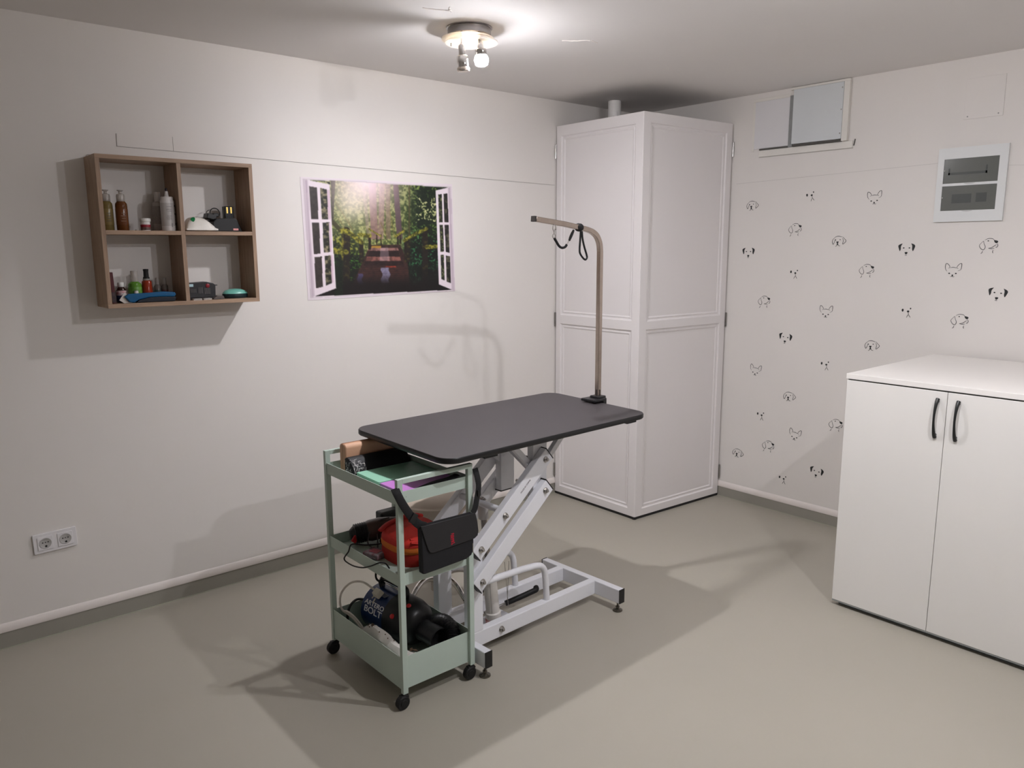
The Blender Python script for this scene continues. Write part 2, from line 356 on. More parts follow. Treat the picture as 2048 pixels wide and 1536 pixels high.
def decal_mesh(k):
    st,po,el=TPL[k]; mb=MB(); fr=lambda u,v,d: Vector((-d,-u/1000,v/1000))
    for s in st:
        P=[Vector((a,b)) for a,b in s]; P3=smoothpath([(p.x,p.y,0) for p in P],4); n=len(P3)
        for i in range(n-1):
            a,b=P3[i],P3[i+1]; d=(b-a); 
            if d.length<1e-6: continue
            d.normalize(); nn=Vector((-d.y,d.x,0))
            wa=.5+.75*math.sin(PI*(i+.3)/n); wb=.5+.75*math.sin(PI*(i+1.3)/n)
            a2=a-d*.3; b2=b+d*.3
            mb.prism([(a2+nn*wa)[:2],(a2-nn*wa)[:2],(b2-nn*wb)[:2],(b2+nn*wb)[:2]],.0002,.0007,fr)
    for p in po: 
        q=smoothpath([(a,b,0) for a,b in p],3,True); mb.prism([(v.x,v.y) for v in q],.0002,.0007,fr)
    for (x,y,a,b) in el: mb.prism([(x+a*math.cos(t),y+b*math.sin(t)) for t in np.linspace(0,2*PI,15)[:-1]],.0002,.0007,fr)
    return mb.mesh('dog_art_sticker',ink,Matrix.Identity(4))
KN={'A':('droopy-eared outline puppy','outline puppy stickers'),'B':('side-view hound','side-view hound stickers'),'C':('solid-black-eared dog','black-eared dog stickers'),'D':('dot-eyed minimal dog','dot-eyed dog stickers'),'E':('pointy-eared little dog','pointy-eared dog stickers')}
DEC={'A':[(-.874,1.793,'highest of its kind, near the top of the cupboard'),(-1.41,1.584,'second highest of its kind, left of the black-eared one'),(-1.628,1.04,'just above the left end of the cabinet top'),(-1.176,.702,'midway down the wall left of the cabinet'),(-.855,.301,'lowest of its kind, beside the foot of the tall cupboard')],
'B':[(-1.151,1.65,'below the hatch, topmost near the tall cupboard'),(-.981,1.24,'halfway up, close to the tall cupboard'),(-1.57,1.43,'in the centre of the wall above a pointy-eared one'),(-2.134,1.556,'rightmost, below the right side of the breaker box'),(-2.04,1.197,'above the middle of the cabinet top'),(-1.461,.582,'touching the left edge of the white cabinet'),(-1.057,.384,'lowest of its kind, near the floor')],
'C':[(-.862,1.523,'leftmost and high, beside the tall cupboard'),(-1.764,1.541,'below and left of the breaker box'),(-2.192,1.333,'at the far right edge, the largest looking'),(-1.13,1.038,'left of the middle at cupboard-rail height'),(-1.369,.292,'lowest of its kind, just left of the cabinet')],
'D':[(-1.231,1.828,'highest of its kind, under the hatch panels'),(-1.16,1.406,'second highest, below a side-view hound'),(-1.789,1.226,'furthest right, above the cabinet top corner'),(-1.377,.908,'left of the cabinet top corner'),(-.996,.561,'low, near the tall cupboard'),(-1.162,.204,'lowest of all the stickers, just above the skirting')],
'E':[(-1.583,1.802,'highest of its kind, left of the breaker box'),(-1.99,1.44,'right of centre, below the breaker box'),(-1.363,1.204,'in the middle of the wall'),(-.948,.831,'closest to the tall cupboard'),(-1.224,.485,'lowest of its kind, near the cabinet side')]}
TILT={('E',0):.06,('C',2):-.1,('C',3):-.1,('C',4):-.12,('D',0):.12,('D',1):-.06,('E',3):-.08,('E',4):-.1,('B',6):-.05,('A',4):-.1,('D',4):-.05,('D',5):-.05}
for k in 'ABCDE':
    me=decal_mesh(k); proto=None
    for i,(y,z,txt) in enumerate(DEC[k]):
        if proto is None: o=bpy.data.objects.new('dog_art_sticker',me); COL.objects.link(o); proto=o
        else: o=proto.copy(); COL.objects.link(o)
        o.location=(-.0001,y,z); o.rotation_euler=(TILT.get((k,i),0)*-1,0,0)
        tag(o,KN[k][0]+' wall sticker, '+txt,'wall sticker',KN[k][1])
# ------------------------------------------------------------------ double socket, left wall
so=thing('double_socket','white double power socket low on the left wall near the left edge','power socket',(-3.546,-.005,.356))
xfS=Matrix.Translation((-3.546,0,.397)) @ Matrix.Rotation(-.025,4,'Y')
pf=lambda u,v,d: Vector((u,-d,v))
m=MB(xfS); m.prism(rrect(-.0775,.0775,-.040,.040,.004,4),.0005,.009,pf); part(m,'frame',M('socket_white',(222,220,222),.35,var=.01),so,smooth=False,bevel=.0015)
for s in (-1,1):
    cx=s*.0355; m=MB(xfS); m.prism(rrect(cx-.0275,cx+.0275,-.0275,.0275,.003,4),.009,.0115,pf)
    ins=part(m,'socket_insert',M('socket_white',(222,220,222)),so,smooth=False,bevel=.0008)
    m=MB(xfS); m.lathe([(.0195,.0112),(.0215,.0128),(.0200,.0128),(.0185,.0118),(0,.0118)],(cx,0,0),28,axis=(0,-1,0)); part(m,'socket_well',M('socket_well_grey',(176,174,172),.5),ins)
    m=MB(xfS)
    for (dx,dz,r) in ((-.0095,.0035,.0024),(0,.0035,.002),(.0095,.0035,.0024),(.001,-.0125,.0042)): m.lathe([(r,.0116),(r,.0124),(0,.0124)],(cx+dx,0,dz),12,axis=(0,-1,0))
    part(m,'contact_hole',dark_m,ins)
# ------------------------------------------------------------------ printed window poster
def quadmap(u,v):
    tl,tr,br,bl=(105,125),(1715,205),(1750,1335),(190,1435)
    X=(1-u)*(1-v)*tl[0]+u*(1-v)*tr[0]+u*v*br[0]+(1-u)*v*bl[0]
    Y=(1-u)*(1-v)*tl[1]+u*(1-v)*tr[1]+u*v*br[1]+(1-u)*v*bl[1]
    return X,Y
NU,NV=380,250
U,V=np.meshgrid(np.linspace(0,1,NU),np.linspace(0,1,NV)); X,Y=quadmap(U,V)
rng=np.random.RandomState(3)
def vnoise(sx,sy,seed=0):
    g=np.random.RandomState(seed).rand(int(1900/sy)+4,int(1900/sx)+4); fx=X/sx; fy=Y/sy; ix=fx.astype(int); iy=fy.astype(int); tx=fx-ix; ty=fy-iy
    tx=tx*tx*(3-2*tx); ty=ty*ty*(3-2*ty)
    return (g[iy,ix]*(1-tx)+g[iy,ix+1]*tx)*(1-ty)+(g[iy+1,ix]*(1-tx)+g[iy+1,ix+1]*tx)*ty
def fbm(s,seed,oct=4,ax=1.0):
    t=0;a=.5
    for i in range(oct): t=t+a*vnoise(s*ax/2**i,s/2**i,seed+i); a*=.5
    return t/ (1-.5**oct)
def poly(pts):
    ins=np.zeros(X.shape,bool); n=len(pts)
    for i in range(n):
        x0,y0=pts[i];x1,y1=pts[(i+1)%n]
        if y0==y1: continue
        c=((y0>Y)!=(y1>Y))&(X<(x1-x0)*(Y-y0)/(y1-y0)+x0); ins^=c
    return ins
def seg(pts,w):
    d=np.full(X.shape,1e9)
    for (x0,y0),(x1,y1) in zip(pts,pts[1:]):
        dx,dy=x1-x0,y1-y0; t=np.clip(((X-x0)*dx+(Y-y0)*dy)/(dx*dx+dy*dy+1e-9),0,1); d=np.minimum(d,np.hypot(X-x0-t*dx,Y-y0-t*dy))
    return d<w/2
IMG=np.zeros(X.shape+(3,))
def put(mask,c,a=1.0):
    mk=np.asarray(mask,float)*a; IMG[:]=IMG*(1-mk[...,None])+np.asarray(c,float)*mk[...,None] if np.ndim(c)==1 else IMG*(1-mk[...,None])+c*mk[...,None]
def mixc(a,b,t): return np.asarray(a,float)*(1-t[...,None])+np.asarray(b,float)*t[...,None]
f1=fbm(60,11); f2=fbm(26,31); f3=fbm(14,51,3); f4=fbm(180,71)
sm=lambda a,b,x: np.clip((x-a)/(b-a),0,1)**2*(3-2*np.clip((x-a)/(b-a),0,1))
# back foliage: pale on the left, deep green to the right and below
IMG[:]=mixc((128,132,82),(30,50,28),sm(880,1400,X+200*(f4-.5)))
put(np.ones(X.shape),mixc((40,56,26),(186,188,122),sm(.40,.66,.5*f2+.5*f3)),.6)
put(sm(1150,1350,X)*1.0,mixc((16,30,20),(122,146,70),sm(.46,.66,f3)*sm(.38,.58,f1)),.88)
put((f3>.60)&(X>1290)&(X<1520)&(Y>340)&(Y<600)&(f1>.45),(214,206,164),.8)
put(sm(560,900,Y)*sm(1100,1200,X),mixc((8,18,14),(46,108,74),sm(.5,.7,f3)*sm(.35,.6,f1)),.9)
put(sm(640,860,Y)*(1-sm(560,780,X)),mixc((16,26,12),(146,146,52),sm(.46,.68,.5*f2+.5*f3)),.85)
put(sm(880,1000,Y)*(1-sm(700,800,X)),mixc((8,18,8),(74,126,46),sm(.5,.7,f3)*sm(.35,.6,f1)),.92)
# tall trunks in the haze
for (x0,x1,b0,b1,c,al) in ((770,845,800,880,(150,112,118),.75),(890,950,870,930,(168,128,134),.6),(950,1000,960,1010,(140,112,104),.6),(1030,1085,1075,1140,(98,78,86),.9),(700,725,760,800,(170,140,140),.4),(1205,1222,1200,1225,(84,76,50),.7)):
    put(poly([(x0,140),(x1,140),(b1,780),(b0,780)]),mixc(c,np.array(c)*.78,f3),al)
for (a,b,w) in (((440,380),(620,690),8),((470,560),(590,740),7),((900,600),(970,760),8),((1000,480),(1050,760),9),((560,560),(600,660),5)): put(seg([a,b],w),(104,92,50),.8)
put(poly([(395,160),(440,160),(420,620),(400,640)]),(42,40,34),.9)
put(seg([(420,600),(500,690)],40),(48,46,24),.9)
glow=np.exp(-(((X-740)/330)**2+((Y-170)/300)**2)); put(glow,(248,226,234),.92)
glow=np.exp(-(((X-600)/160)**2+((Y-380)/220)**2)); put(glow,(236,226,214),.6)
# steps
put(poly([(790,840),(1110,835),(1190,1010),(1240,1390),(560,1390),(720,1010)]),mixc((40,26,26),(74,48,44),f2),1)
for (y0,y1,xa,xb,c) in ((838,866,930,1110,(70,50,46)),(872,902,780,1085,(150,112,106)),(905,965,790,1090,(44,28,28)),(966,1012,760,1110,(138,92,84)),(1014,1060,740,1140,(50,32,32)),(1066,1080,960,1060,(168,70,50))):
    put(poly([(xa,y0),(xb,y0),(xb+14,y1),(xa-14,y1)]),mixc(c,np.array(c)*.7,sm(.4,.7,f2)),.95)
put(poly([(900,868),(980,868),(1000,1010),(890,1010)]),(206,188,200),.35)
for y in range(1090,1400,22): put(seg([(640-(y-1090)*.2,y+6),(1200,y)],4),(104,56,48),.5)
put((np.abs(X-955-10*np.sin(Y/18))<42)&(Y>1085)&(Y<1250),mixc((110,104,130),(176,182,214),f3),.75)
put((np.abs(X-690-8*np.sin(Y/14))<26)&(Y>1150)&(Y<1262),(92,90,140),.7)
put(poly([(810,848),(905,850),(905,872),(800,872)]),(190,150,60),.8)
# mossy rails and posts
post=(36,28,24); moss=mixc((70,70,24),(158,152,60),sm(.35,.65,.6*f3+.4*f2))
for p,w in (([(545,690),(545,1180),(560,1390)],84),([(700,810),(705,1010)],44),([(785,760),(788,880)],26),([(1190,800),(1188,1000)],66),([(1392,690),(1392,1300)],66),([(860,720),(862,840)],14),([(905,730),(908,840)],12),([(1085,740),(1085,830)],14),([(1110,720),(1120,830)],16)): put(seg(p,w),mixc(post,(74,66,30),sm(.5,.8,f2)),.95)
for p,w in (([(500,690),(590,720),(705,815)],46),([(520,690),(560,700)],60),([(680,730),(790,742)],40),([(780,670),(900,745)],16),([(1062,748),(1155,690)],26),([(1160,795),(1270,730),(1410,668)],36),([(1410,862),(1690,850)],44),([(430,905),(545,915)],60)): put(seg(p,w),moss,.92)
put(seg([(512,700),(512,1000)],20),moss,.7)
put(sm(1120,1300,Y),(20,13,15),.94); put(sm(1230,1500,X)*sm(1000,1150,Y),(20,18,20),.75)
put(poly([(440,1000),(520,1000),(520,1390),(440,1390)]),mixc((10,16,12),(30,52,26),f3),.75)
IMG[:]=np.clip((IMG-118)*1.08+112,0,255)
# white window joinery of the print and its paper margin
wh=(226,214,222)
put(poly([(205,155),(330,165),(385,205),(385,180)]),(30,30,26))
put(poly([(1520,232),(1665,240),(1600,252)]),(30,34,26))
put(poly([(175,157),(385,203),(412,700),(455,1305),(250,1392)]),wh)
for q in ([(190,222),(264,236),(279,565),(210,565)],[(218,604),(285,601),(301,928),(240,938)],[(244,970),(314,962),(326,1288),(261,1304)]): put(poly(q),mixc((34,27,28),(62,56,50),f2),1)
for q in ([(294,240),(358,256),(372,568),(311,568)],[(317,601),(390,600),(404,912),(335,921)],[(340,957),(400,948),(411,1248),(356,1276)]): put(poly(q),mixc((26,28,20),(150,140,110),sm(.4,.8,f2)),1)
for q in ([(356,256),(386,262),(398,568),(372,568)],[(376,602),(396,600),(410,912),(392,914)],[(398,948),(416,946),(428,1240),(411,1246)]): put(poly(q),(206,182,196),1)
put(poly([(1517,268),(1664,238),(1706,1322),(1553,1266)]),wh)
for q in ([(1547,312),(1590,306),(1600,600),(1556,603)],[(1561,630),(1602,627),(1613,910),(1571,916)],[(1574,944),(1611,945),(1621,1222),(1582,1206)]): put(poly(q),mixc((22,26,18),(120,126,80),sm(.45,.8,f3)),1)
for q in ([(1612,304),(1658,299),(1669,600),(1621,603)],[(1623,628),(1671,628),(1683,926),(1633,914)],[(1635,954),(1685,962),(1695,1250),(1645,1234)]): put(poly(q),mixc((24,24,22),(96,92,72),sm(.5,.8,f2)),1)
inner=poly([(150,160),(420,165),(1665,238),(1706,1322),(250,1392)])
IMG[~inner]=(222,212,218)
put(poly([(135,150),(176,158),(250,1392),(218,1402)])|poly([(1664,238),(1694,240),(1737,1330),(1704,1324)]),(198,184,194))
put(seg([(160,150),(232,1400)],5)|seg([(1682,240),(1722,1328)],5),(170,150,168))
put(seg([(130,145),(1700,232),(1740,1335),(215,1408),(130,145)],5),(190,178,186))
po=thing('window_poster','large print of an open white window over a mossy forest stairway, on the left wall','poster',(-1.96,-.001,1.31))
tl,tr,br,bl=Vector((-2.403,0,1.885)),Vector((-1.525,0,1.894)),Vector((-1.515,0,1.322)),Vector((-2.393,0,1.310))
m=MB(); m.prism([(tl.x,tl.z),(tr.x,tr.z),(br.x,br.z),(bl.x,bl.z)],.0003,.0013,lambda u,v,d:Vector((u,-d,v))); part(m,'paper',M('poster_paper',(226,218,222),.5,var=.005),po,smooth=False)
P=[(1-u)*(1-v)*tl+u*(1-v)*tr+u*v*br+(1-u)*v*bl for v in np.linspace(0,1,NV).tolist() for u in np.linspace(0,1,NU).tolist()]
inv=WM[po].inverted()
me=bpy.data.meshes.new('print'); me.from_pydata([tuple(inv @ (p+Vector((0,-.0016,0)))) for p in P],[],[(j*NU+i,(j+1)*NU+i,(j+1)*NU+i+1,j*NU+i+1) for j in range(NV-1) for i in range(NU-1)])
for _ax in (0,1):
    _p=np.pad(IMG,[(1,1) if i==_ax else (0,0) for i in range(3)],mode='edge'); n_=IMG.shape[_ax]
    IMG=.22*np.take(_p,range(0,n_),_ax)+.56*np.take(_p,range(1,n_+1),_ax)+.22*np.take(_p,range(2,n_+2),_ax)
at=me.color_attributes.new('ink','FLOAT_COLOR','POINT')
s=np.clip(IMG,0,255).reshape(-1,3)/255.0; ln=np.where(s<=.04045,s/12.92,((s+.055)/1.055)**2.4)
at.data.foreach_set('color',np.concatenate([ln,np.ones((len(ln),1))],1).astype(np.float32).ravel())
pm=bpy.data.materials.new('printed_ink'); pm.use_nodes=True; b=pm.node_tree.nodes['Principled BSDF']; b.inputs['Roughness'].default_value=.45
an=pm.node_tree.nodes.new('ShaderNodeAttribute'); an.attribute_name='ink'; pm.node_tree.links.new(an.outputs['Color'],b.inputs['Base Color'])
me.materials.append(pm); o=bpy.data.objects.new('print',me); COL.objects.link(o); o.parent=po
# ------------------------------------------------------------------ wall shelf
SX0,SX1,SZ0,SZ1,SD,ST=-3.308,-2.700,1.328,1.910,.165,.016
sh=thing('wall_shelf','square oak-coloured wall shelf with four open compartments, on the left wall','wall shelf',((SX0+SX1)/2,-.08,SZ0))
xm=(SX0+SX1)/2; zm=(SZ0+SZ1)/2
for x in (SX0,SX1-ST): part(MB().box(x,x+ST,-SD,-.001,SZ0+ST,SZ1-ST),'side_panel',oakv_m,sh,smooth=False,bevel=.0008)
part(MB().box(SX0,SX1,-SD,-.001,SZ1-ST,SZ1),'top_panel',oak_m,sh,smooth=False,bevel=.0008)
part(MB().box(SX0,SX1,-SD,-.001,SZ0,SZ0+ST),'bottom_panel',oak_m,sh,smooth=False,bevel=.0008)
part(MB().box(xm-ST/2,xm+ST/2,-SD+.0008,-.001,SZ0+ST,SZ1-ST),'divider',oakv_m,sh,smooth=False,bevel=.0008)
for a,b in ((SX0+ST,xm-ST/2),(xm+ST/2,SX1-ST)): part(MB().box(a,b,-SD+.0004,-.001,zm-ST/2,zm+ST/2),'shelf_board',oak_m,sh,smooth=False,bevel=.0008)
part(MB().tube(smoothpath([(-3.300,-.006,1.911),(-3.297,-.006,1.918),(-3.288,-.006,1.920),(-3.282,-.006,1.914),(-3.280,-.006,1.910)],4),.0012,6),'wire_hook',steel_m,sh)
ZL=SZ0+ST+.0003; ZU=zm+ST/2+.0003
def clear(name,rgb,rough=.06): return M(name,rgb,rough,trans=.9,ior=1.4,var=.02)
def bottle(name,label,cat,x,y,z,prof,mat,extra=(),group=None,seg=24):
    t=thing(name,label,cat,(x,y,z),0,group); part(MB().lathe(prof,(x,y,z),seg),'body',mat,t)
    for (nm,pr,mt) in extra:
        part(MB().lathe(pr,(x,y,z),seg),nm,mt,t)
    return t
cap_c=M('clear_cap',(206,200,194),.12,trans=.55,ior=1.35)
def pump(label,x,y,mat,liq,bx):
    t=bottle('pump_bottle',label,'bottle',x,y,ZU,[(0,0),(.0205,0),(.022,.003),(.022,.094),(.021,.104),(.013,.114),(.0125,.119),(0,.119)],mat,[],'pump bottles on the shelf')
    part(MB().lathe([(.0222,.022),(.0225,.023),(.0225,.082),(.0222,.083)],(x,y,ZU),24),'label_band',liq,t)
    part(MB().lathe([(.0155,.112),(.0155,.132),(.014,.139),(.006,.142),(.006,.150),(.011,.152),(.0115,.156),(0,.157)],(x,y,ZU),20),'pump_cap',cap_c,t)
    m=MB()
    for k in range(4): m.box(x-.010+.003*(k%2),x+.008,y-.0232,y-.0226,ZU+.035+k*.010,ZU+.0375+k*.010)
    part(m,'label_print',bx,t,smooth=False)
pump('clear pump bottle of olive-yellow liquid at the left end of the top left compartment',-3.262,-.085,M('olive_liquid',(134,116,68),.1,trans=.35,ior=1.35),M('olive_label',(126,108,66),.25),M('olive_print',(84,74,48),.5))
pump('clear pump bottle of dark amber liquid, second from the left in the top left compartment',-3.214,-.105,M('amber_liquid',(112,66,30),.1,trans=.35,ior=1.35),M('amber_label',(98,56,26),.2),M('amber_print',(120,84,54),.5))
bottle('pill_jar','small white lidded jar with a red band on the upper left shelf','jar',-3.130,-.105,ZU,[(0,0),(.017,0),(.018,.002),(.018,.036),(0,.036)],whtpl_m,[('lid',[(.0192,.036),(.0205,.0375),(.0205,.047),(.019,.049),(0,.049)],M('jar_lid',(214,214,210),.4)),('label_band',[(.0182,.014),(.0185,.0145),(.0185,.024),(.0182,.0245)],M('red_band',(140,30,46),.5)),('lower_label',[(.0182,.003),(.0184,.0035),(.0184,.0135),(.0182,.014)],M('dark_photo_label',(120,92,84),.5,vscale=120,rgb2=(60,44,40)))])
bottle('bottle_cap','tiny clear cap lying between the amber bottle and the white jar','cap',-3.168,-.12,ZU,[(0,0),(.006,0),(.0064,.001),(.0064,.004),(.005,.005),(0,.005)],M('frosted_clear',(220,216,210),.1,trans=.6))
t=bottle('spray_bottle','tall white plastic bottle with a dark pointed nozzle tip, by the shelf divider','bottle',-3.043,-.115,ZU,[(0,0),(.025,0),(.0265,.003),(.0265,.118),(.024,.124),(0,.124)],M('milky_plastic',(216,212,210),.35),[('screw_cap',[(.0235,.124),(.0235,.133),(.021,.136),(.0085,.137),(.006,.158),(0,.158)],M('milky_cap',(222,218,216),.4)),('nozzle_tip',[(.0045,.158),(.0045,.168),(.002,.171),(0,.171)],M('aubergine_tip',(36,22,34),.4)),('label_band',[(.0267,.020),(.027,.021),(.027,.110),(.0267,.111)],M('pale_grey_label',(190,186,184),.45))])
m=MB()
for k,(z,h) in enumerate(((.095,.002),(.085,.002),(.078,.002),(.060,.0012),(.055,.0012),(.050,.0012),(.045,.0012))): m.box(-3.055,-3.036,-.1432,-.1420,ZU+z,ZU+z+h)
m.box(-3.0385,-3.0345,-.1432,-.1415,ZU+.016,ZU+.03); part(m,'label_print',M('label_text_grey',(146,142,140),.5),t,smooth=False)
for z in (.1,.068,.028): part(MB().obox((-3.0205,-.1285,ZU+z),(.004,.006,.008)),'dark_label_mark',dark_m,t,smooth=False)
bottle('spray_bottle','second white bottle half hidden behind the tall white one','bottle',-3.058,-.045,ZU,[(0,0),(.021,0),(.022,.002),(.022,.112),(.012,.120),(0,.120)],M('dull_white_plastic',(180,172,168),.4),[('cap',[(.0125,.120),(.0125,.155),(.011,.158),(0,.158)],M('pale_cap',(200,194,190),.35)),('label_band',[(.0222,.03),(.0225,.031),(.0225,.1),(.0222,.101)],M('faint_label',(160,152,148),.5,vscale=200,rgb2=(140,132,128)))])
# wipes packet
wp=thing('wipes_packet','crumpled white wipes packet with a green mark, upper right compartment','packet',(-2.922,-.115,ZU))
m=MB(); nx,ny=14,8; top=[];bot=[]
for j in range(ny+1):
    for i in range(nx+1):
        u=i/nx*2-1; v=j/ny*2-1; e=(1-abs(u)**3)*(1-abs(v)**4)
        x=-2.922+.064*u; y=-.115+.042*v
        h=.012+.058*e*(.75-.30*u)+.006*mnoise.noise((u*2.3,v*2.1,3)); 
        if abs(u)>.98: h=.010+.004*mnoise.noise((v*3,u,1))
        top.append(m.bm.verts.new((x,y,ZU+max(.007,h)))); bot.append(m.bm.verts.new((x,y,ZU+.0005+.007*(1-e)**2*.5)))
W=nx+1
for j in range(ny):
    for i in range(nx):
        a=j*W+i; m.face([top[a],top[a+1],top[a+W+1],top[a+W]]); m.face([bot[a],bot[a+W],bot[a+W+1],bot[a+1]])
for i in range(nx): m.face([bot[i],bot[i+1],top[i+1],top[i]]); k=ny*W+i; m.face([top[k],top[k+1],bot[k+1],bot[k]])
for j in range(ny): a=j*W; m.face([top[a],top[a+W],bot[a+W],bot[a]]); a=j*W+nx; m.face([bot[a],bot[a+W],top[a+W],top[a]])
part(m,'packet_body',M('soft_film_white',(226,222,214),.35,bump=.4,bscale=90),wp,smooth=True)
def patch(cx,cy,rx,ry,mat,name,par,zf):
    mm=MB(); n=14; ring=[(cx+rx*math.cos(2*PI*i/n),cy+ry*math.sin(2*PI*i/n)) for i in range(n)]
    c=mm.bm.verts.new((cx,cy,zf(cx,cy)+.0012)); vs=[mm.bm.verts.new((x,y,zf(x,y)+.0012)) for x,y in ring]
    for i in range(n): mm.face([c,vs[i],vs[(i+1)%n]])
    part(mm,name,mat,par)
def zf(x,y):
    u=(x+2.922)/.064; v=(y+.115)/.042; e=(1-abs(u)**3)*(1-abs(v)**4); return ZU+.012+.058*e*(.75-.30*u)+.006*mnoise.noise((u*2.3,v*2.1,3))
patch(-2.955,-.143,.009,.007,M('green_logo',(24,124,70),.4),'green_mark',wp,zf)
patch(-2.893,-.125,.010,.007,M('red_logo',(168,44,62),.4),'red_mark',wp,zf)
patch(-2.935,-.100,.012,.006,M('grey_logo',(120,116,112),.4),'flap_mark',wp,zf)
# charging stand
ch=thing('charging_stand','black clipper charging stand with two brass contacts on the upper right shelf','charger',(-2.800,-.075,ZU))
m=MB(); m.prism([(-2.868,ZU),(-2.735,ZU),(-2.741,ZU+.012),(-2.757,ZU+.050),(-2.768,ZU+.058),(-2.848,ZU+.054),(-2.862,ZU+.040)],.025,.115,lambda u,v,d:Vector((u,-d,v))); part(m,'base',M('charger_black',(14,14,16),.5),ch,smooth=False,bevel=.004)
m=MB(); m.obox((-2.783,-.080,ZU+.080),(.040,.030,.055)); p_=part(m,'charging_post',M('charger_gloss',(20,20,24),.2),ch,smooth=False,bevel=.003)
for x in (-2.792,-2.775): part(MB().box(x-.003,x+.003,-.0962,-.0945,ZU+.078,ZU+.104),'contact',M('brass_contact',(226,196,110),.25,.9),p_,smooth=False)
part(MB().box(-2.778,-2.756,-.1158,-.1145,ZU+.006,ZU+.014),'badge',M('red_badge',(206,70,80),.4,vscale=90,rgb2=(228,180,176)),ch,smooth=False)
m=MB(); m.obox((-2.858,-.07,ZU+.062),(.040,.05,.022),Matrix.Rotation(.25,3,'Y')); m.obox((-2.838,-.07,ZU+.070),(.024,.04,.016)); part(m,'adapter',black_m,ch,smooth=False,bevel=.003)
part(MB().tube(arc((-2.838,-.075,ZU+.078),.0205,-.5,PI+.5,20),.0022,8),'cable_loop',rubber_m,ch)
part(MB().tube(smoothpath([(-2.868,-.05,ZU+.072),(-2.862,-.05,ZU+.086),(-2.850,-.05,ZU+.092)],4),.0016,8),'cable_tail',M('grey_cable',(90,86,86),.5),ch)
# lower left compartment
bk_=thing('narrow_box','thin dark red and black box standing against the left side of the lower left compartment','box',(-3.279,-.09,ZL))
part(MB().obox((-3.281,-.092,ZL+.0615),(.013,.11,.121),Matrix.Rotation(-.035,3,'Y')),'carton',M('maroon_carton',(74,18,24),.5),bk_,smooth=False,bevel=.001)
part(MB().obox((-3.2795,-.092,ZL+.025),(.0135,.1104,.04),Matrix.Rotation(-.035,3,'Y')),'dark_band',M('carton_black',(30,22,26),.5,vscale=80,rgb2=(70,50,54)),bk_,smooth=False)
t=bottle('medicine_bottle','small brown medicine bottle with a white cap, lower left compartment','bottle',-3.234,-.075,ZL,[(0,0),(.0185,0),(.019,.002),(.019,.050),(.012,.060),(.0105,.064),(0,.064)],M('brown_glass',(52,28,18),.1,trans=.3),[('cap',[(.0115,.062),(.0122,.063),(.0122,.078),(.011,.080),(0,.080)],M('cap_white',(214,214,210),.4)),('label_band',[(.0192,.028),(.0195,.0285),(.0195,.047),(.0192,.0475)],M('medicine_label',(206,198,200),.5,vscale=120,rgb2=(178,110,110))),('lower_label',[(.0192,.004),(.0194,.0045),(.0194,.027),(.0192,.028)],M('navy_label',(34,46,84),.5))])
bottle('spray_bottle','green spray bottle with a clear cap on the lower left shelf','bottle',-3.184,-.085,ZL,[(0,0),(.0245,0),(.0255,.003),(.0255,.066),(.024,.074),(.014,.082),(0,.082)],M('lime_liquid',(96,146,54),.12,trans=.25,ior=1.35),[('cap',[(.0135,.080),(.0135,.122),(.012,.125),(0,.125)],cap_c),('label_band',[(.0257,.012),(.026,.013),(.026,.060),(.0257,.061)],M('lime_label',(110,160,66),.4,vscale=60,rgb2=(60,104,32)))])
bottle('spray_bottle','orange-red spray bottle with a black pump, lower left compartment','bottle',-3.138,-.085,ZL,[(0,0),(.0205,0),(.0215,.003),(.0185,.080),(.012,.088),(0,.088)],M('rust_liquid',(150,52,28),.12,trans=.3,ior=1.35),[('pump_head',[(.0125,.086),(.0125,.098),(.010,.100),(.0095,.122),(.0105,.124),(.0105,.131),(0,.132)],black_m),('collar',[(.0135,.083),(.014,.0835),(.014,.092),(.0125,.0925)],M('clear_collar',(190,186,182),.15,trans=.5))])
for (x,lbl,c) in ((-3.083,'small clear spray bottle with teal label at the back of the lower left compartment',(56,84,76)),(-3.054,'small clear spray bottle with reddish label, next to the shelf divider',(92,52,50))):
    bottle('spray_bottle',lbl,'bottle',x,-.035,ZL,[(0,0),(.0125,0),(.013,.002),(.013,.058),(.008,.066),(0,.066)],M('smoky_clear',(150,142,136),.1,trans=.5),[('cap',[(.0075,.064),(.0075,.090),(.006,.093),(0,.093)],cap_c),('label_band',[(.0132,.008),(.0134,.009),(.0134,.042),(.0132,.043)],M('small_label_%d'%c[0],c,.4,vscale=100))],group='small spray bottles at the back')
t=thing('hair_clipper','blue hair clipper lying on its side at the front of the lower left compartment','clipper',(-3.15,-.14,ZL))
cy=-.135
m=MB(); prof=[(-3.226,.004),(-3.208,.001),(-3.190,.012),(-3.150,.020),(-3.110,.021),(-3.052,.019),(-3.047,.028),(-3.050,.037),(-3.090,.041),(-3.150,.038),(-3.200,.037),(-3.228,.036),(-3.243,.026)]
m.prism([(a,ZL+b) for a,b in prof],-.018,.018,lambda u,v,d:Vector((u,cy-d,v))); part(m,'housing',M('clipper_blue',(12,82,126),.25,var=.15,vscale=18),t,smooth=False,bevel=.004)
m=MB(); m.prism([(-3.200,ZL+.001),(-3.052,ZL+.001),(-3.047,ZL+.018),(-3.110,ZL+.021),(-3.150,ZL+.020),(-3.190,ZL+.011)],-.017,.0175,lambda u,v,d:Vector((u,cy-d,v))); part(m,'grip',M('clipper_navy',(16,22,34),.35),t,smooth=False,bevel=.002)
m=MB(); m.bar((-3.249,cy,ZL+.027),(-3.212,cy,ZL+.0015),.036,.004,up=(0,1,0)); part(m,'blade',M('blade_steel',(214,210,206),.3,.85),t,smooth=False)
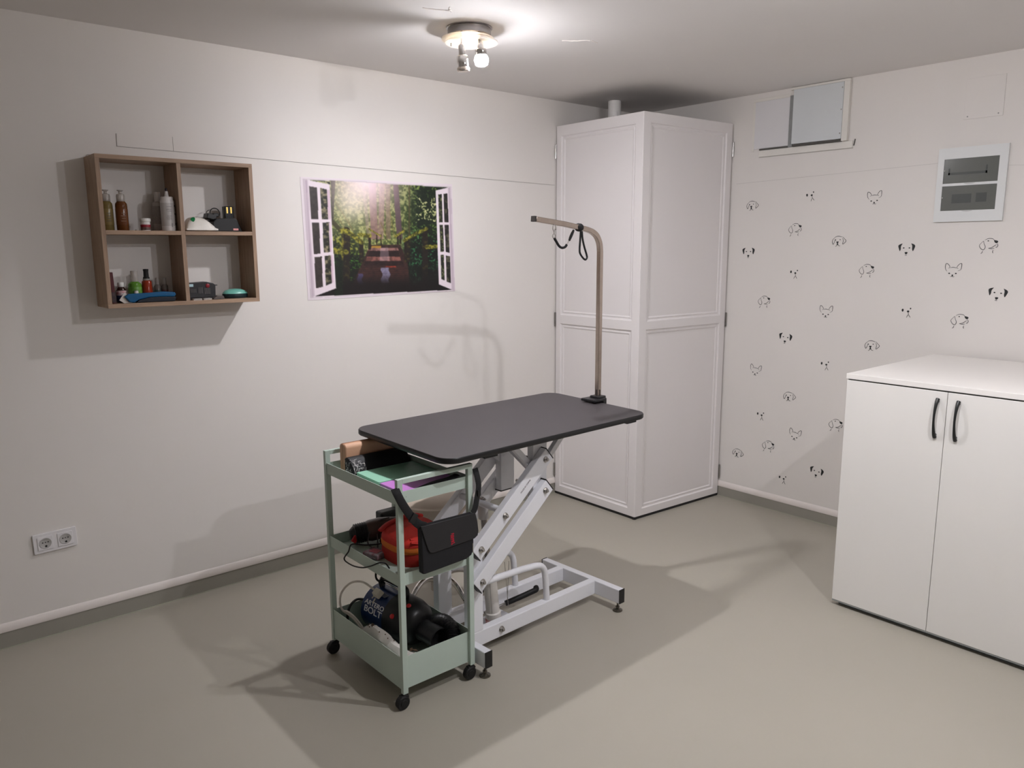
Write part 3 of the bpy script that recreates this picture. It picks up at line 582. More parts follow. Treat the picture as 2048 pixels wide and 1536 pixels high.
bottle('round_lid','little white round lid with a black centre behind the blue clipper','lid',-3.188,-.1125,ZL+.0,[(0,0),(.008,0),(.008,.040),(.007,.046),(0,.047)],M('white_roll',(210,206,200),.5),[('centre_dot',[(.0035,.0468),(.0035,.0482),(0,.0482)],dark_m)])
# lower right compartment
cs=thing('comb_set','black clipper comb set in a moulded tray, lower right compartment','comb set',(-2.93,-.10,ZL))
m=MB(); m.prism([(-2.985,ZL+.008),(-2.876,ZL+.008),(-2.874,ZL+.060),(-2.884,ZL+.068),(-2.91,ZL+.074),(-2.945,ZL+.072),(-2.985,ZL+.070)],.070,.125,lambda u,v,d:Vector((u,-d,v))); part(m,'tray',M('tray_black',(30,30,33),.4),cs,smooth=False,bevel=.002)
m=MB(); m.box(-2.984,-2.878,-.075,-.122,ZL,ZL+.008); part(m,'tray_foot',black_m,cs,smooth=False)
m=MB()
for i in range(7): m.box(-2.980+i*.0036,-2.9785+i*.0036,-.1252,-.1268,ZL+.030,ZL+.046)
for i in range(5): m.box(-2.948+i*.004,-2.946+i*.004,-.1252,-.1275,ZL+.026,ZL+.052)
for i in range(6): m.box(-2.922+i*.0042,-2.920+i*.0042,-.1252,-.1275,ZL+.022,ZL+.048)
part(m,'comb_teeth',M('comb_grey',(96,94,94),.35),cs,smooth=False)
part(MB().box(-2.984,-2.967,-.1252,-.1262,ZL+.055,ZL+.066),'blue_sticker',M('ice_blue',(176,206,214),.5),cs,smooth=False)
part(MB().lathe([(.0085,.1252),(.0085,.1275),(.007,.1285),(0,.1285)],(-2.908,0,ZL+.058),14,axis=(0,-1,0)),'red_button',M('deep_red_plastic',(132,26,40),.35),cs)
m=MB(); m.obox((-2.868,-.1,ZL+.058),(.014,.02,.003)); part(m,'latch',black_m,cs,smooth=False)
for (x0,x1,lbl) in ((-2.980,-2.946,'silver clipper blade lying left in front of the black comb set'),(-2.938,-2.905,'silver clipper blade lying right in front of the black comb set')):
    m=MB(); m.box(x0,x1,-.157,-.134,ZL,ZL+.007); m.box(x0+.004,x1-.002,-.160,-.157,ZL+.003,ZL+.007)
    for i in range(9): m.box(x0+.003+i*.0032,x0+.0045+i*.0032,-.163,-.160,ZL+.004,ZL+.0065)
    solo(m,'clipper_blade',M('blade_steel',(214,210,206)),lbl,'clipper blade','clipper blades by the comb set',smooth=False)
gc=thing('comb_attachment','grey plastic clipper comb beside the black comb set','clipper comb',(-2.862,-.135,ZL))
m=MB(); m.prism([(-2.895,ZL),(-2.852,ZL),(-2.848,ZL+.006),(-2.853,ZL+.014),(-2.878,ZL+.015),(-2.895,ZL+.004)],.118,.150,lambda u,v,d:Vector((u,-d,v))); part(m,'comb_body',M('smoke_grey',(92,84,80),.35),gc,smooth=False,bevel=.001)
m=MB()
for i in range(6): m.box(-2.892+i*.007,-2.8895+i*.007,-.152,-.150,ZL+.001,ZL+.004)
part(m,'comb_teeth',M('comb_grey',(96,94,94)),gc,smooth=False)
oc=thing('oval_case','oval case with a teal lid and dark base on the lower right shelf','case',(-2.785,-.10,ZL))
part(MB().lathe([(0,0),(.050,0),(.0545,.004),(.0555,.012),(.0545,.019)],(-2.785,-.105,ZL),32,sy=.62),'case_base',M('deep_teal_base',(22,40,44),.35),oc)
part(MB().lathe([(.0545,.0192),(.0535,.022),(.044,.032),(.026,.038),(0,.0405)],(-2.785,-.105,ZL),32,sy=.62),'lid',M('teal_lid',(112,178,164),.3),oc)
# ------------------------------------------------------------------ ceiling spotlights
WARM=emit('warm_halogen',(255,236,212),60.0)
GLOW=emit('frosted_globe',(250,249,255),5.0)
BULB=emit('cool_led_globe',(251,249,254),330.0)
glass_m=M('amber_frosted_glass',(255,250,243),.55,trans=.6,ior=1.3,var=.01)
LX,LY=-2.080,-.885
def make_lamp():
    t=thing('ceiling_spotlight','round chrome ceiling spotlight with two glass plates and one lit globe','ceiling lamp',(LX,LY,H),0,'ceiling spotlights')
    part(MB().lathe([(.084,H-.0005),(.092,H-.001),(.092,H-.004),(.086,H-.006),(.086,H-.030),(.083,H-.032),(0,H-.032)],(LX,LY,0),40),'canopy',M('satin_chrome',(150,146,146),.25,1.0),t)
    for (z,dx,dy) in ((H-.040,-.004,.006),(H-.053,.006,-.006)):
        m=MB(); m.lathe([(.030,z),(.104,z),(.104,z-.005),(.030,z-.005),(.030,z)],(LX+dx,LY+dy,0),44); part(m,'glass_plate',glass_m,t)
    part(MB().lathe([(0,H-.0325),(.020,H-.033),(.024,H-.037),(.020,H-.044),(0,H-.047)],(LX,LY,0),20),'halogen_disc',WARM,t)
    for a in (.4,2.5,4.6): part(MB().cyl((LX+.072*math.cos(a),LY+.072*math.sin(a),H-.03),(LX+.072*math.cos(a),LY+.072*math.sin(a),H-.070),.0035,seg=10),'spacer_rod',steel_m,t)
    def head(p,d,lit,name):
        p=Vector(p); d=Vector(d).normalized()
        h=part(MB().cyl((p.x,p.y,H-.031),(p.x,p.y,p.z),.0038,seg=10).ball(p,.010,seg=12,rings=8),name,chrome_m,t)
        k=.56 if lit else 1.0
        part(MB().lathe([(0,-.004),(.012,-.002),(.0135,.004),(.0135,.034*k),(.020,.037*k),(.0225,.041*k),(.0225,.076*k),(.021,.080*k),(.018,.080*k)],p,26,axis=d),'socket',chrome_m,h)
        if lit:
            gl=[(0,.041),(.0175,.042)]+[(.0285*math.cos(t),.062+.0285*math.sin(t)) for t in (-.75,-.5,-.25,0,.2,.4)]
            hb=part(MB().lathe(gl+[(.0255,.0755),(0,.0755)],p,30,axis=d),'bulb',GLOW,h)
            part(MB().lathe([(.0250,.0758),(.0240,.0785),(.0205,.0822),(.0142,.0850),(.0065,.0864),(0,.0867)],p,30,axis=d),'bulb_front',BULB,t)
        else: part(MB().lathe([(.0185,.076),(.024,.080),(.0255,.084),(.0255,.092),(.023,.095),(.012,.094),(0,.094)],p,28,axis=d),'reflector_bulb',M('mirror_bulb',(214,204,194),.12,.9),h)
    head((LX-.066,LY-.035,H-.083),(.10,.02,-1),False,'spot_head')
    head((LX+.002,LY-.066,H-.070),(.06,-.03,-.997),True,'spot_head')
    return t
lamp=make_lamp()
dup(lamp,(LX+.04,-2.42,H),1.45,'ceiling spotlight second along the row, just above the top of the photo','ceiling spotlights')
dup(lamp,(LX+.04,-3.15,H),.25,'ceiling spotlight nearest the camera, out of view overhead','ceiling spotlights')
# ------------------------------------------------------------------ grooming table
TA=math.radians(2.2); TM=Matrix.Translation((-2.08,-1.16,0)) @ Matrix.Rotation(TA,4,'Z')
gt=thing('grooming_table','black-topped hydraulic grooming table on a white steel lifting frame in the middle of the room','table',(-2.08,-1.16,0),TA)
TT=TM @ Matrix.Translation((0,-.268,.862)) @ Matrix.Rotation(math.radians(1.4),4,'X')
X0,X1,TW=-.568,.527,.585
m=MB(TT); m.prism(rrect(X0+.003,X1-.003,.003,TW-.003,.062,10),-.004,0,lambda u,v,d:Vector((u,v,d))); top=part(m,'tabletop',tabt_m,gt,smooth=False,bevel=.0015,label='black textured tabletop')
m=MB(TT); n=len(rrect(0,1,0,1,.1,10))
rings=[]
for (i,z) in ((.0025,-.0005),(0,-.004),(0,-.017),(.003,-.021),(.010,-.0225)): rings.append([m.bm.verts.new((u,v,z)) for u,v in rrect(X0+i,X1-i,i,TW-i,.064-i,10)])
for A,B in zip(rings,rings[1:]):
    for j in range(n): m.face([A[j],A[(j+1)%n],B[(j+1)%n],B[j]])
m.face(rings[-1]); m.face(rings[0][::-1])
part(m,'edge_band',M('black_edge_rubber',(20,20,22),.38),top)
m=MB(TT)
for (x,y) in ((-.36,.03),(.42,.03),(.30,TW-.03)): m.box(x-.03,x+.03,y-.02,y+.01,-.030,-.022)
part(m,'edge_clip',black_m,top,smooth=False)
RA,RB=-.0965,.0955      # the two long rails (y)
for y in (RA,RB): part(MB(TM).box(-.370,.368,y-.0175,y+.0175,.042,.104),'base_rail',wht_m,gt,smooth=False,bevel=.003)
for x in (-.379,.383):
    cf=part(MB(TM).box(x-.0165,x+.0165,-.252,.214,.042,.104),'cross_foot',wht_m,gt,smooth=False,bevel=.003)
    for y,s in ((-.252,-1),(.214,1)):
        part(MB(TM).box(x-.0172,x+.0172,y-.003 if s<0 else y,y if s<0 else y+.003,.041,.105),'end_cap',black_m,cf,smooth=False,bevel=.001)
        yy=y-s*.02
        part(MB(TM).lathe([(0,0),(.020,0),(.0215,.002),(.021,.005),(.010,.010),(.0055,.013),(.0055,.016),(.0085,.0165),(.0085,.022),(.0042,.0225),(.0042,.045)],(x,yy,0),22),'levelling_foot',M('smoky_foot',(96,92,84),.2,.7),cf)
# arms: parallelogram on each side
pB=(-.317,.448); pD=(-.312,.318); qB=(.022,.730); qD=(.022,.602)
dirv=Vector((qB[0]-pB[0],0,qB[1]-pB[1])).normalized(); nrm=Vector((-dirv.z,0,dirv.x))
def bolt(p, s, par, nm='bolt'):
    m=MB(TM); p=Vector(p); q=lambda d: p+Vector((0,s*d,0))
    m.cyl(q(0),q(.002),.0125,seg=18); m.tube([q(.002),q(.010)],.0095,6); m.cyl(q(.010),q(.016),.005,seg=10)
    return part(m,nm,steel_m,par)
for (y0,y1,s) in ((-.1455,-.1155,-1),(.1145,.1445,1)):
    for (p,q) in ((pB,qB),(pD,qD)):
        a=Vector((p[0],(y0+y1)/2,p[1]))-dirv*.030; b=Vector((q[0],(y0+y1)/2,q[1]))+dirv*.030
        ar=part(MB(TM).bar(a,b,.030,.062,up=(nrm.x,0,nrm.z)) if False else MB(TM).obox((a+b)/2,((b-a).length,.030,.062),Matrix((dirv,Vector((0,1,0)),nrm)).transposed()),'lift_arm',wht_m,gt,smooth=False,bevel=.003)
        for e,sg in ((a,-1),(b,1)): part(MB(TM).obox(e+dirv*sg*.0015,(.003,.031,.063),Matrix((dirv,Vector((0,1,0)),nrm)).transposed()),'arm_cap',black_m,ar,smooth=False)
        yf=y0 if s<0 else y1
        bolt((p[0],yf,p[1]),s,ar); bolt((q[0],yf,q[1]),s,ar)
    ym=(pB[0]+.36*(qB[0]-pB[0]),pB[1]+.36*(qB[1]-pB[1])); bolt((ym[0],y0 if s<0 else y1,ym[1]),s,ar,'pivot_bolt')
for y in (RA,RB):
    pst=part(MB(TM).box(-.350,-.283,y-.0175,y+.0175,.104,.490),'lower_post',wht_m,gt,smooth=False,bevel=.003)
    hp=part(MB(TM).box(-.014,.062,y-.0175,y+.0175,.556,.842),'hanging_post',wht_m,gt,smooth=False,bevel=.003)
    part(MB(TM).box(-.015,.063,y-.0185,y+.0185,.553,.557),'post_cap',black_m,hp,smooth=False)
    part(MB(TM).bar((.055,y,.690),(.205,y,.838),.024,.022,up=(0,1,0)),'brace',wht_m,gt,smooth=False,bevel=.002)
    part(MB(TM).bar((-.005,y,.690),(-.15,y,.838),.024,.022,up=(0,1,0)),'brace',wht_m,gt,smooth=False,bevel=.002)
    bolt((-.190,RA-.0175,.074) if y==RA else (-.19,RB+.0175,.074),-1 if y==RA else 1,gt,'rail_bolt')
    # bent guard tube on the rail
    g=MB(TM); pth=[Vector((-.275,y,.287)),Vector((-.06,y,.278)),Vector((.010,y,.272))]; pth+=smoothpath([(.010,y,.272),(.045,y,.262),(.066,y,.238),(.074,y,.200)],5)[1:]; pth+=[Vector((.082,y,.103))]
    g.tube(pth,.0135,12); part(g,'guard_tube',wht_m,gt)
part(MB(TM).bar((.03,RB-.02,.742),(.03,RA+.02,.660),.026,.024,up=(1,0,0)),'brace',wht_m,gt,smooth=False,bevel=.002)
part(MB(TM).tube([(.03,.06,.715),(.03,-.08,.715)],.006,8),'tie_rod',M('dark_steel',(92,94,90),.4,.8),gt)
part(MB(TM).cyl((.075,.078,.583),(.075,.060,.583),.007,seg=12),'stud',steel_m,gt)
m=MB(TM); m.box(-.26,.36,-.17,-.13,.826,.843); m.box(-.26,.36,.16,.20,.835,.852); m.box(-.24,-.20,-.17,.20,.826,.843); m.box(.28,.32,-.17,.20,.826,.843); part(m,'top_frame',wht_m,gt,smooth=False,bevel=.002)
part(MB(TM).cyl((-.195,-.114,.566),(-.195,.114,.566),.013,seg=16),'cross_tube',wht_m,gt)
part(MB(TM).box(-.318+.0,-.314+.03,-.078,.078,.36,.385),'post_tie',wht_m,gt,smooth=False)
part(MB(TM).box(-.20,-.02,-.079,.078,.020,.030),'pump_plate',wht_m,gt,smooth=False)
# hydraulic cylinder
m=MB(TM); a=Vector((-.128,0,.030)); b=Vector((-.186,0,.572)); ax=(b-a).normalized()
m.lathe([(.030,0),(.033,.004),(.033,.058),(.028,.062),(.028,.285),(.026,.292),(.0,.293)],a,28,axis=ax); hc=part(m,'hydraulic_cylinder',M('cylinder_enamel',(216,212,206),.35),gt)
part(MB(TM).cyl(a+ax*.28,b-ax*.06,.0125,seg=16),'piston_rod',M('piston_steel',(150,142,138),.25,.9),hc)
part(MB(TM).lathe([(.0,-.075),(.020,-.074),(.021,-.070),(.021,.0),(.018,.004),(0,.004)],b,22,axis=ax),'piston_sleeve',M('sleeve_grey',(196,192,190),.4),hc)
part(MB(TM).lathe([(.016,.004),(.016,.007),(.009,.0075),(.009,.014),(0,.015)],b,6,axis=ax),'piston_nut',steel_m,hc)
m=MB(TM); m.lathe([(.0335,.004),(.0338,.006),(.0338,.030),(.0335,.034)],a,28,axis=ax); part(m,'red_oil_band',M('red_enamel',(178,34,44),.35,vscale=60,rgb2=(214,196,190)),hc)
# pedal
m=MB(TM); m.tube(smoothpath([(-.155,.03,.078),(-.10,.015,.088),(-.055,0,.1),(.0,-.028,.118)],4),.0055,10); pd=part(m,'pedal_lever',steel_m,gt)
m=MB(TM); m.tube(smoothpath([(-.062,.002,.0985),(.0,-.024,.116),(.050,-.044,.131),(.066,-.050,.137),(.074,-.040,.141)],5),[.0115]*21 if False else .0115,12); part(m,'pedal_grip',rubber_m,pd,label='black rubber pedal grip')
for (p,q) in (((-.095,-.03,.300),(-.075,-.03,.10)),((-.075,-.035,.300),(-.062,-.01,.12)),((-.18,-.03,.30),(-.165,-.03,.10))): part(MB(TM).cyl(p,q,.0012,seg=6),'return_wire',steel_m,gt)
tx=text_mb('MADE IN CHINA',.0092,.0); R3=Matrix((dirv,nrm,Vector((0,-1,0)))).transposed()
c_=Vector((-.085+.0,-.1459,.640)); tx.warp(lambda p: TM @ (c_+R3 @ p)); part(tx,'stamp_text',M('stamp_grey',(128,122,126),.6),gt,smooth=False)
# grooming arm clamped on the right-hand end
PX,PY=.530,.025
yb=PY; 
path=[Vector((PX,yb,.885)),Vector((PX,yb,1.0)),Vector((PX,yb,1.25)),Vector((PX,yb,1.48)),Vector((PX,yb,1.535))]
p1=Vector((PX,yb,1.545)); ah_=Vector((.13,yb,1.667)); d2=(ah_-Vector((PX-.02,yb,1.622))).normalized()
path+=smoothpath([(PX,yb,1.535),(PX-.006,yb,1.572),(PX-.026,yb,1.604),(PX-.058,yb,1.622),(PX-.10,yb,1.632)],5)[1:]
path+=[Vector((.30,yb,1.650)),ah_]
m=MB(TM); m.tube(path,.0105,square=True); gm=part(m,'grooming_arm',pole_m,gt,bevel=.002,label='bent brushed-steel grooming arm')
e=path[-1]; dd=(path[-1]-path[-2]).normalized(); part(MB(TM).bar(e+dd*.0002,e+dd*.012,.0225,.0225,up=(0,1,0)),'end_cap',M('dark_cap',(48,44,42),.5),gm,smooth=False,bevel=.0015)
m=MB(TM); m.obox((.505,PY+.005,.881),(.075,.085,.012)); m.obox((PX,PY,.890),(.05,.055,.014)); m.box(.529,.552,-.01,.06,.80,.888); m.obox((.505,PY,.812),(.08,.05,.012)); part(m,'clamp',M('clamp_black',(30,30,32),.4),gm,smooth=False,bevel=.004)
part(MB(TM).cyl((PX,PY,.896),(PX,PY,.925),.0118,seg=12),'pole_sleeve',M('sleeve_dark',(70,64,60),.4,.5),gm)
m=MB(TM); m.cyl((.49,PY,.806),(.49,PY,.76),.006,seg=10); m.cyl((.49,PY,.765),(.49,PY,.755),.016,seg=16); part(m,'clamp_screw',steel_m,gm)
# noose hanging from the arm
nl=thing('grooming_noose','black cord grooming noose with a swivel clip hanging from the bent steel arm','leash',tuple(TM @ Vector((.40,yb,1.49))),TA)
cord=M('black_cord',(20,20,22),.7,bump=.4,bscale=900)
yk=yb-.013
m=MB(TM); m.lathe([(.0,-.019),(.013,-.016),(.0165,-.006),(.0165,.008),(.013,.016),(0,.018)],(.392,yb,1.638),18,axis=(1,0,-.05),sx=1.05); kn=part(m,'knot',cord,nl)
lp=smoothpath([(.389,yk,1.622),(.386,yk,1.585),(.383,yk,1.548),(.386,yk,1.530),(.404,yk,1.511),(.420,yk,1.503),(.430,yk,1.511),(.427,yk,1.525),(.412,yk,1.558),(.401,yk,1.590),(.396,yk,1.622)],5)
part(MB(TM).tube(lp,.0042,10),'hand_loop',cord,nl)
lp=smoothpath([(.345,yk,1.626),(.336,yk,1.612),(.326,yk,1.596),(.318,yk,1.582)],5); part(MB(TM).tube(lp,[.004+.0022*math.sin(PI*i/15) for i in range(16)],10),'strap_end',cord,nl)
part(MB(TM).tube([(.318,yk,1.583),(.300,yk,1.563)],.0016,8),'steel_link',M('pale_wire',(190,184,180),.3,.8),nl)
lp=smoothpath([(.303,yk,1.566),(.294,yk,1.557),(.276,yk,1.553),(.258,yk,1.560),(.242,yk,1.577),(.229,yk,1.592)],5); part(MB(TM).tube(lp,.0052,10),'strap',cord,nl)
part(MB(TM).tube(arc((.227,yk,1.6005),.0085,0,2*PI,18)[:-1],.0014,8,closed=True),'ring',chrome_m,nl)
m=MB(TM); m.tube(smoothpath([(.227,yk,1.609),(.226,yk,1.618),(.220,yk,1.630),(.222,yk,1.643),(.231,yk,1.645),(.236,yk,1.636),(.232,yk,1.626),(.228,yk,1.618)],4),.0016,8); m.ball((.235,yk-.002,1.629),.0045,seg=10,rings=8); part(m,'swivel_clip',chrome_m,nl)
# ------------------------------------------------------------------ stool behind the trolley
SXc,SYc=-2.23,-.79
st=thing('stool','cream padded round stool on a chrome star base, behind the trolley','stool',(SXc,SYc,0))
sm_=M('cream_leatherette',(206,192,176),.5,var=.02)
part(MB().lathe([(0,.410),(.140,.410),(.162,.418),(.172,.435),(.172,.461),(.164,.479),(.150,.4835),(.146,.483),(.13,.495),(.06,.503),(0,.504)],(SXc,SYc,0),44),'seat',sm_,st)
m=MB(); m.tube(arc((SXc,SYc,.4835),.148,0,2*PI,44,'xy')[:-1],.0022,8,closed=True); part(m,'seat_piping',M('cream_piping',(220,208,194),.5),st)
part(MB().cyl((SXc,SYc,.06),(SXc,SYc,.26),.025,seg=20),'gas_column',chrome_m,st)
part(MB().cyl((SXc,SYc,.255),(SXc,SYc,.411),.014,seg=18).obox((SXc,SYc,.404),(.14,.14,.012)),'lift_rod',M('dark_steel',(92,94,90)),st)
for k in range(5):
    a=2*PI*k/5+math.radians(56); ca,sa=math.cos(a),math.sin(a); P_=lambda r,z: Vector((SXc+r*ca,SYc+r*sa,z))
    lg=part(MB().tube(smoothpath([P_(.02,.118),P_(.08,.136),P_(.14,.124),P_(.20,.078)],5),[.0165-.0004*i for i in range(16)],12),'leg',chrome_m,st)
    m=MB(); 
    for s in (-1,1):
        c=P_(.205,.024)+Vector((-sa,ca,0))*s*.010; m.lathe([(0,-.006),(.020,-.006),(.0235,-.003),(.0235,.003),(.020,.006),(0,.006)],c,18,axis=(-sa,ca,0))
    m.cyl(P_(.20,.03),P_(.20,.078),.006,seg=10); part(m,'caster',black_m,lg)
# ------------------------------------------------------------------ trolley
tr=thing('utility_trolley','sage green three-tier metal trolley on black wheels, in front of the grooming table','trolley',(-2.63,-1.135,0))
TX0,TX1,TY0,TY1=-2.793,-2.485,-1.393,-.883   # outer faces of the posts
pw=.020
posts=[(TX0,TY0),(TX1-pw,TY0),(TX0,TY1-.016),(TX1-pw,TY1-.016)]
for (x,y) in posts:
    part(MB().box(x,x+pw,y,y+.016,.055,.813),'post',mint_m,tr,smooth=False,bevel=.001)
for y in (TY0,TY1-.016): part(MB().box(TX0+pw,TX1-pw,y,y+.016,.797,.813),'handle',mint_m,tr,smooth=False,bevel=.001)
def tray(z0,z1):
    m=MB(); a,b,c,d=TX0+.004,TX1-.004,TY0+.012,TY1-.012; t=.0022
    m.box(a,b,c,d,z0,z0+t); m.box(a,b,c,c+t,z0+t,z1); m.box(a,b,d-t,d,z0+t,z1); m.box(a,a+t,c+t,d-t,z0+t,z1); m.box(b-t,b,c+t,d-t,z0+t,z1)
    return part(m,'tray',mint_m,tr,smooth=False)
tray(.725,.767); tray(.440,.482); tray(.066,.183)
for (x,y) in posts:
    cx,cy_=x+pw/2,y+.008; ox=.012 if x<-2.6 else -.008
    m=MB(); m.cyl((cx,cy_,.048),(cx,cy_,.058),.008,seg=12); m.obox((cx-.006,cy_,.047),(.026,.018,.008)); m.prism([(cx+.010,.050),(cx+.013,.042),(cx-.006,.022),(cx-.016,.028),(cx-.014,.050)],-.0085,.0085,lambda u,v,d:Vector((u,cy_+d,v)))
    cs_=part(m,'caster',black_m,tr,bevel=.001)
    m=MB(); m.lathe([(0,-.013),(.012,-.013),(.013,-.011),(.021,-.011),(.0245,-.008),(.0245,.008),(.021,.011),(.013,.011),(.012,.013),(0,.013)],(cx-.010,cy_,.0247),26,axis=(0,1,0)); part(m,'wheel',rubber_m,cs_)
# --- things on the top tray
zt=.7275
fx=lambda u,v,d:Vector((d,u,v))
tb=thing('tan_pouch','tan leather-look case standing at the back of the trolley top tray','case',(-2.62,-.92,zt))
m=MB(); m.prism(rrect(-.962,-.915,zt,zt+.112,.016,5),-2.742,-2.502,fx); part(m,'case_body',M('tan_leather',(206,162,132),.5,bump=.1,bscale=200),tb,bevel=.004)
part(MB().box(-2.7424,-2.5016,-.9385,-.9365,zt+.002,zt+.114),'zip_seam',M('tan_seam',(160,118,92),.6),tb,smooth=False)
bp_=thing('patterned_pouch','black toiletry pouch with white crackle lines on the trolley top tray','pouch',(-2.62,-1.0,zt))
m=MB(); m.prism([(-1.033,zt),(-.966,zt),(-.966,zt+.062),(-.975,zt+.070),(-1.000,zt+.064),(-1.030,zt+.030)],-2.752,-2.502,fx); part(m,'pouch_body',M('pouch_black',(15,15,19),.6),bp_,bevel=.006)
rn=random.Random(5); m=MB()
def onface(u,v):   # u along the pouch, v up its slanting front
    if v<.28: q=v/.28; return Vector((u,-1.0335+.0015*q,zt+.002+.028*q))
    q=(v-.28)/.72; return Vector((u,-1.0312+.0305*q,zt+.0315+.0335*q))
for i in range(34):
    u=-2.751+rn.random()*.055; v=rn.random(); a=rn.choice([.2,1.45,-.25,1.7,.9]); ln_=.010+.012*rn.random(); pts=[]
    for t in np.linspace(-.5,.5,5).tolist():
        uu=u+math.cos(a)*ln_*t+.0015*math.sin(9*t+i); vv=v+math.sin(a)*ln_*t/.05
        if -2.7525<uu<-2.69 and .02<vv<.98: pts.append(onface(uu,vv))
    if len(pts)>2: m.tube(pts,.0006,5)
for i in range(16):
    y=-1.028+.055*rn.random(); z=zt+.006+.05*rn.random()*min(1,(y+1.035)/.03+.3); a=rn.random()*3; m.tube([(-2.7528,y-.006*math.cos(a),z-.006*math.sin(a)),(-2.7528,y+.006*math.cos(a),z+.006*math.sin(a))],.0006,5)
part(m,'crackle_lines',M('white_line_print',(226,222,222),.5),bp_)
def sheet(name,label,cat,x0,x1,y0,y1,z0,th,mat,rz=0,group=None):
    m=MB(Matrix.Translation(((x0+x1)/2,(y0+y1)/2,z0)) @ Matrix.Rotation(rz,4,'Z')); m.prism(rrect(-(x1-x0)/2,(x1-x0)/2,-(y1-y0)/2,(y1-y0)/2,.003,3),0,th,lambda u,v,d:Vector((u,v,d)))
    return solo(m,name,mat,label,cat,group,smooth=False,bevel=.0008)
sheet('document_folder','black folder lying under the coloured folders on the trolley top tray','folder',-2.752,-2.502,-1.362,-1.040,zt+.0003,.012,M('black_card',(22,20,26),.5),0,'folders on the trolley')
sheet('document_folder','mint green folder lying on the trolley top tray','folder',-2.744,-2.504,-1.200,-1.040,zt+.0128,.012,M('mint_card',(150,204,178),.5),-.02,'folders on the trolley')
sheet('document_folder','purple folder at the front of the trolley top tray','folder',-2.744,-2.504,-1.362,-1.202,zt+.0128,.010,M('lilac_card',(196,128,206),.45),.0,'folders on the trolley')
# --- shoulder bag hung on the front handle side
bg=thing('hanging_bag','black flap bag with small red lettering hanging from the trolley front','bag',(-2.612,-1.42,.478))
fy=lambda u,v,d:Vector((u,-d,v))
m=MB(); pb=[(-2.724,.646),(-2.722,.480),(-2.712,.477),(-2.540,.483),(-2.516,.492),(-2.506,.510),(-2.503,.643)]
m.prism(pb,1.397,1.422,fy); part(m,'bag_body',blackf_m,bg,bevel=.004)
m=MB(); fl=[(-2.727,.649),(-2.716,.610),(-2.700,.560),(-2.692,.549),(-2.678,.545)]+[(-2.678+.17*t,.545+.006*t) for t in (.3,.6,.9)]+[(-2.505,.552),(-2.491,.560),(-2.487,.575),(-2.491,.610),(-2.500,.645)]
m.prism(fl,1.4225,1.4265,fy); fl_=part(m,'flap',M('black_flap',(34,33,36),.55,bump=.15,bscale=900),bg,bevel=.0015)
m=MB(); tk=[(0,.0,.012),(3,.003,.004),(5.5,-.004,.011),(8,.003,.003),(10,-.001,.014),(12.5,.004,.003),(15,-.003,.012),(17.5,.002,.006),(20,-.003,.013),(23,.003,.004),(26,-.001,.015),(29,.0,.012),(32,.005,.004),(35,.001,.016),(38,-.004,.006)]
for (dz,dx,w) in tk: m.obox((-2.600+dx,-1.4269,.594-dz/1000),(w,.0008,.0013),Matrix.Rotation(.25*math.sin(dz),3,'Y'))
for (x,z0,z1) in ((-2.6045,.590,.580),(-2.600,.586,.566),(-2.5955,.576,.560),(-2.604,.568,.556)): m.box(x-.0006,x+.0006,-1.4273,-1.4265,z0,z1)
part(m,'red_lettering',M('red_thread',(206,30,60),.6),fl_,smooth=False)
m=MB(); L_=smoothpath([(-2.700,-1.412,.640),(-2.728,-1.412,.655),(-2.755,-1.410,.688),(-2.784,-1.408,.735),(-2.799,-1.402,.770),(-2.799,-1.388,.785)],5)
m.tube(L_,[.0145]*len(L_),10,flat2=.2)
part(m,'strap',M('black_webbing',(20,20,22),.75,bump=.3,bscale=800),bg)
m=MB(); m.obox((-2.748,-1.4135,.680),(.022,.009,.034),Matrix.Rotation(.62,3,'Y')); part(m,'strap_slider',black_m,bg,smooth=False,bevel=.002)
m=MB(); L_=smoothpath([(-2.500,-1.410,.640),(-2.489,-1.410,.655),(-2.478,-1.408,.690),(-2.467,-1.404,.730),(-2.469,-1.398,.765),(-2.472,-1.39,.792)],5); m.tube(L_,[.0125]*len(L_),10,flat2=.25); part(m,'strap',MATS['black_webbing'],bg)
m=MB(); m.obox((-2.472,-1.409,.707),(.014,.012,.022)); part(m,'strap_buckle',chrome_m if False else black_m,bg,smooth=False,bevel=.002)
m=MB(); L_=smoothpath([(-2.755,-1.366,.7465),(-2.70,-1.360,.752),(-2.62,-1.352,.760),(-2.55,-1.345,.760),(-2.515,-1.340,.765)],5); m.tube(L_,[.016]*len(L_),10,flat=.3); part(m,'strap_fold',MATS['black_webbing'],bg)
m=MB(); m.box(-2.512,-2.509,-1.4235,-1.4222,.500,.535); part(m,'zip_pull',steel_m,bg,smooth=False)
# --- middle tray
zmid=.4425
lb=thing('red_bag','red padded bag with an orange band on the trolley middle tray','bag',(-2.615,-1.185,zmid))
def soft(z0,z1,e,n=44,top=None):
    """rounded-square upright shell, optionally with a domed sloping top"""
    def ring(k,z,lift=0):
        o=[]
        for i in range(n):
            a=2*PI*i/n; c,s_=math.cos(a),math.sin(a); q=(abs(c)**2.8+abs(s_)**2.8)**(-1/2.8)
            x=(.104+e)*k*q*c; y=(.112+e)*k*q*s_
            o.append(Vector((-2.600+x,-1.182+y,z+lift*max(0,(.35*x/.12+.55*y/.11)+.2))))
        return o
    m=MB(); R=[]
    if top is None:
        for i in range(6):
            t=i/5; R.append(m._v(ring(1-.03*(2*t-1)**2,z0+(z1-z0)*t)))
    else:
        for k,z,l in top: R.append(m._v(ring(k,z,l)))
    m.face(R[0][::-1]); m.face(R[-1])
    for A,B in zip(R,R[1:]):
        for j in range(n): m.face([A[j],A[(j+1)%n],B[(j+1)%n],B[j]])
    return m
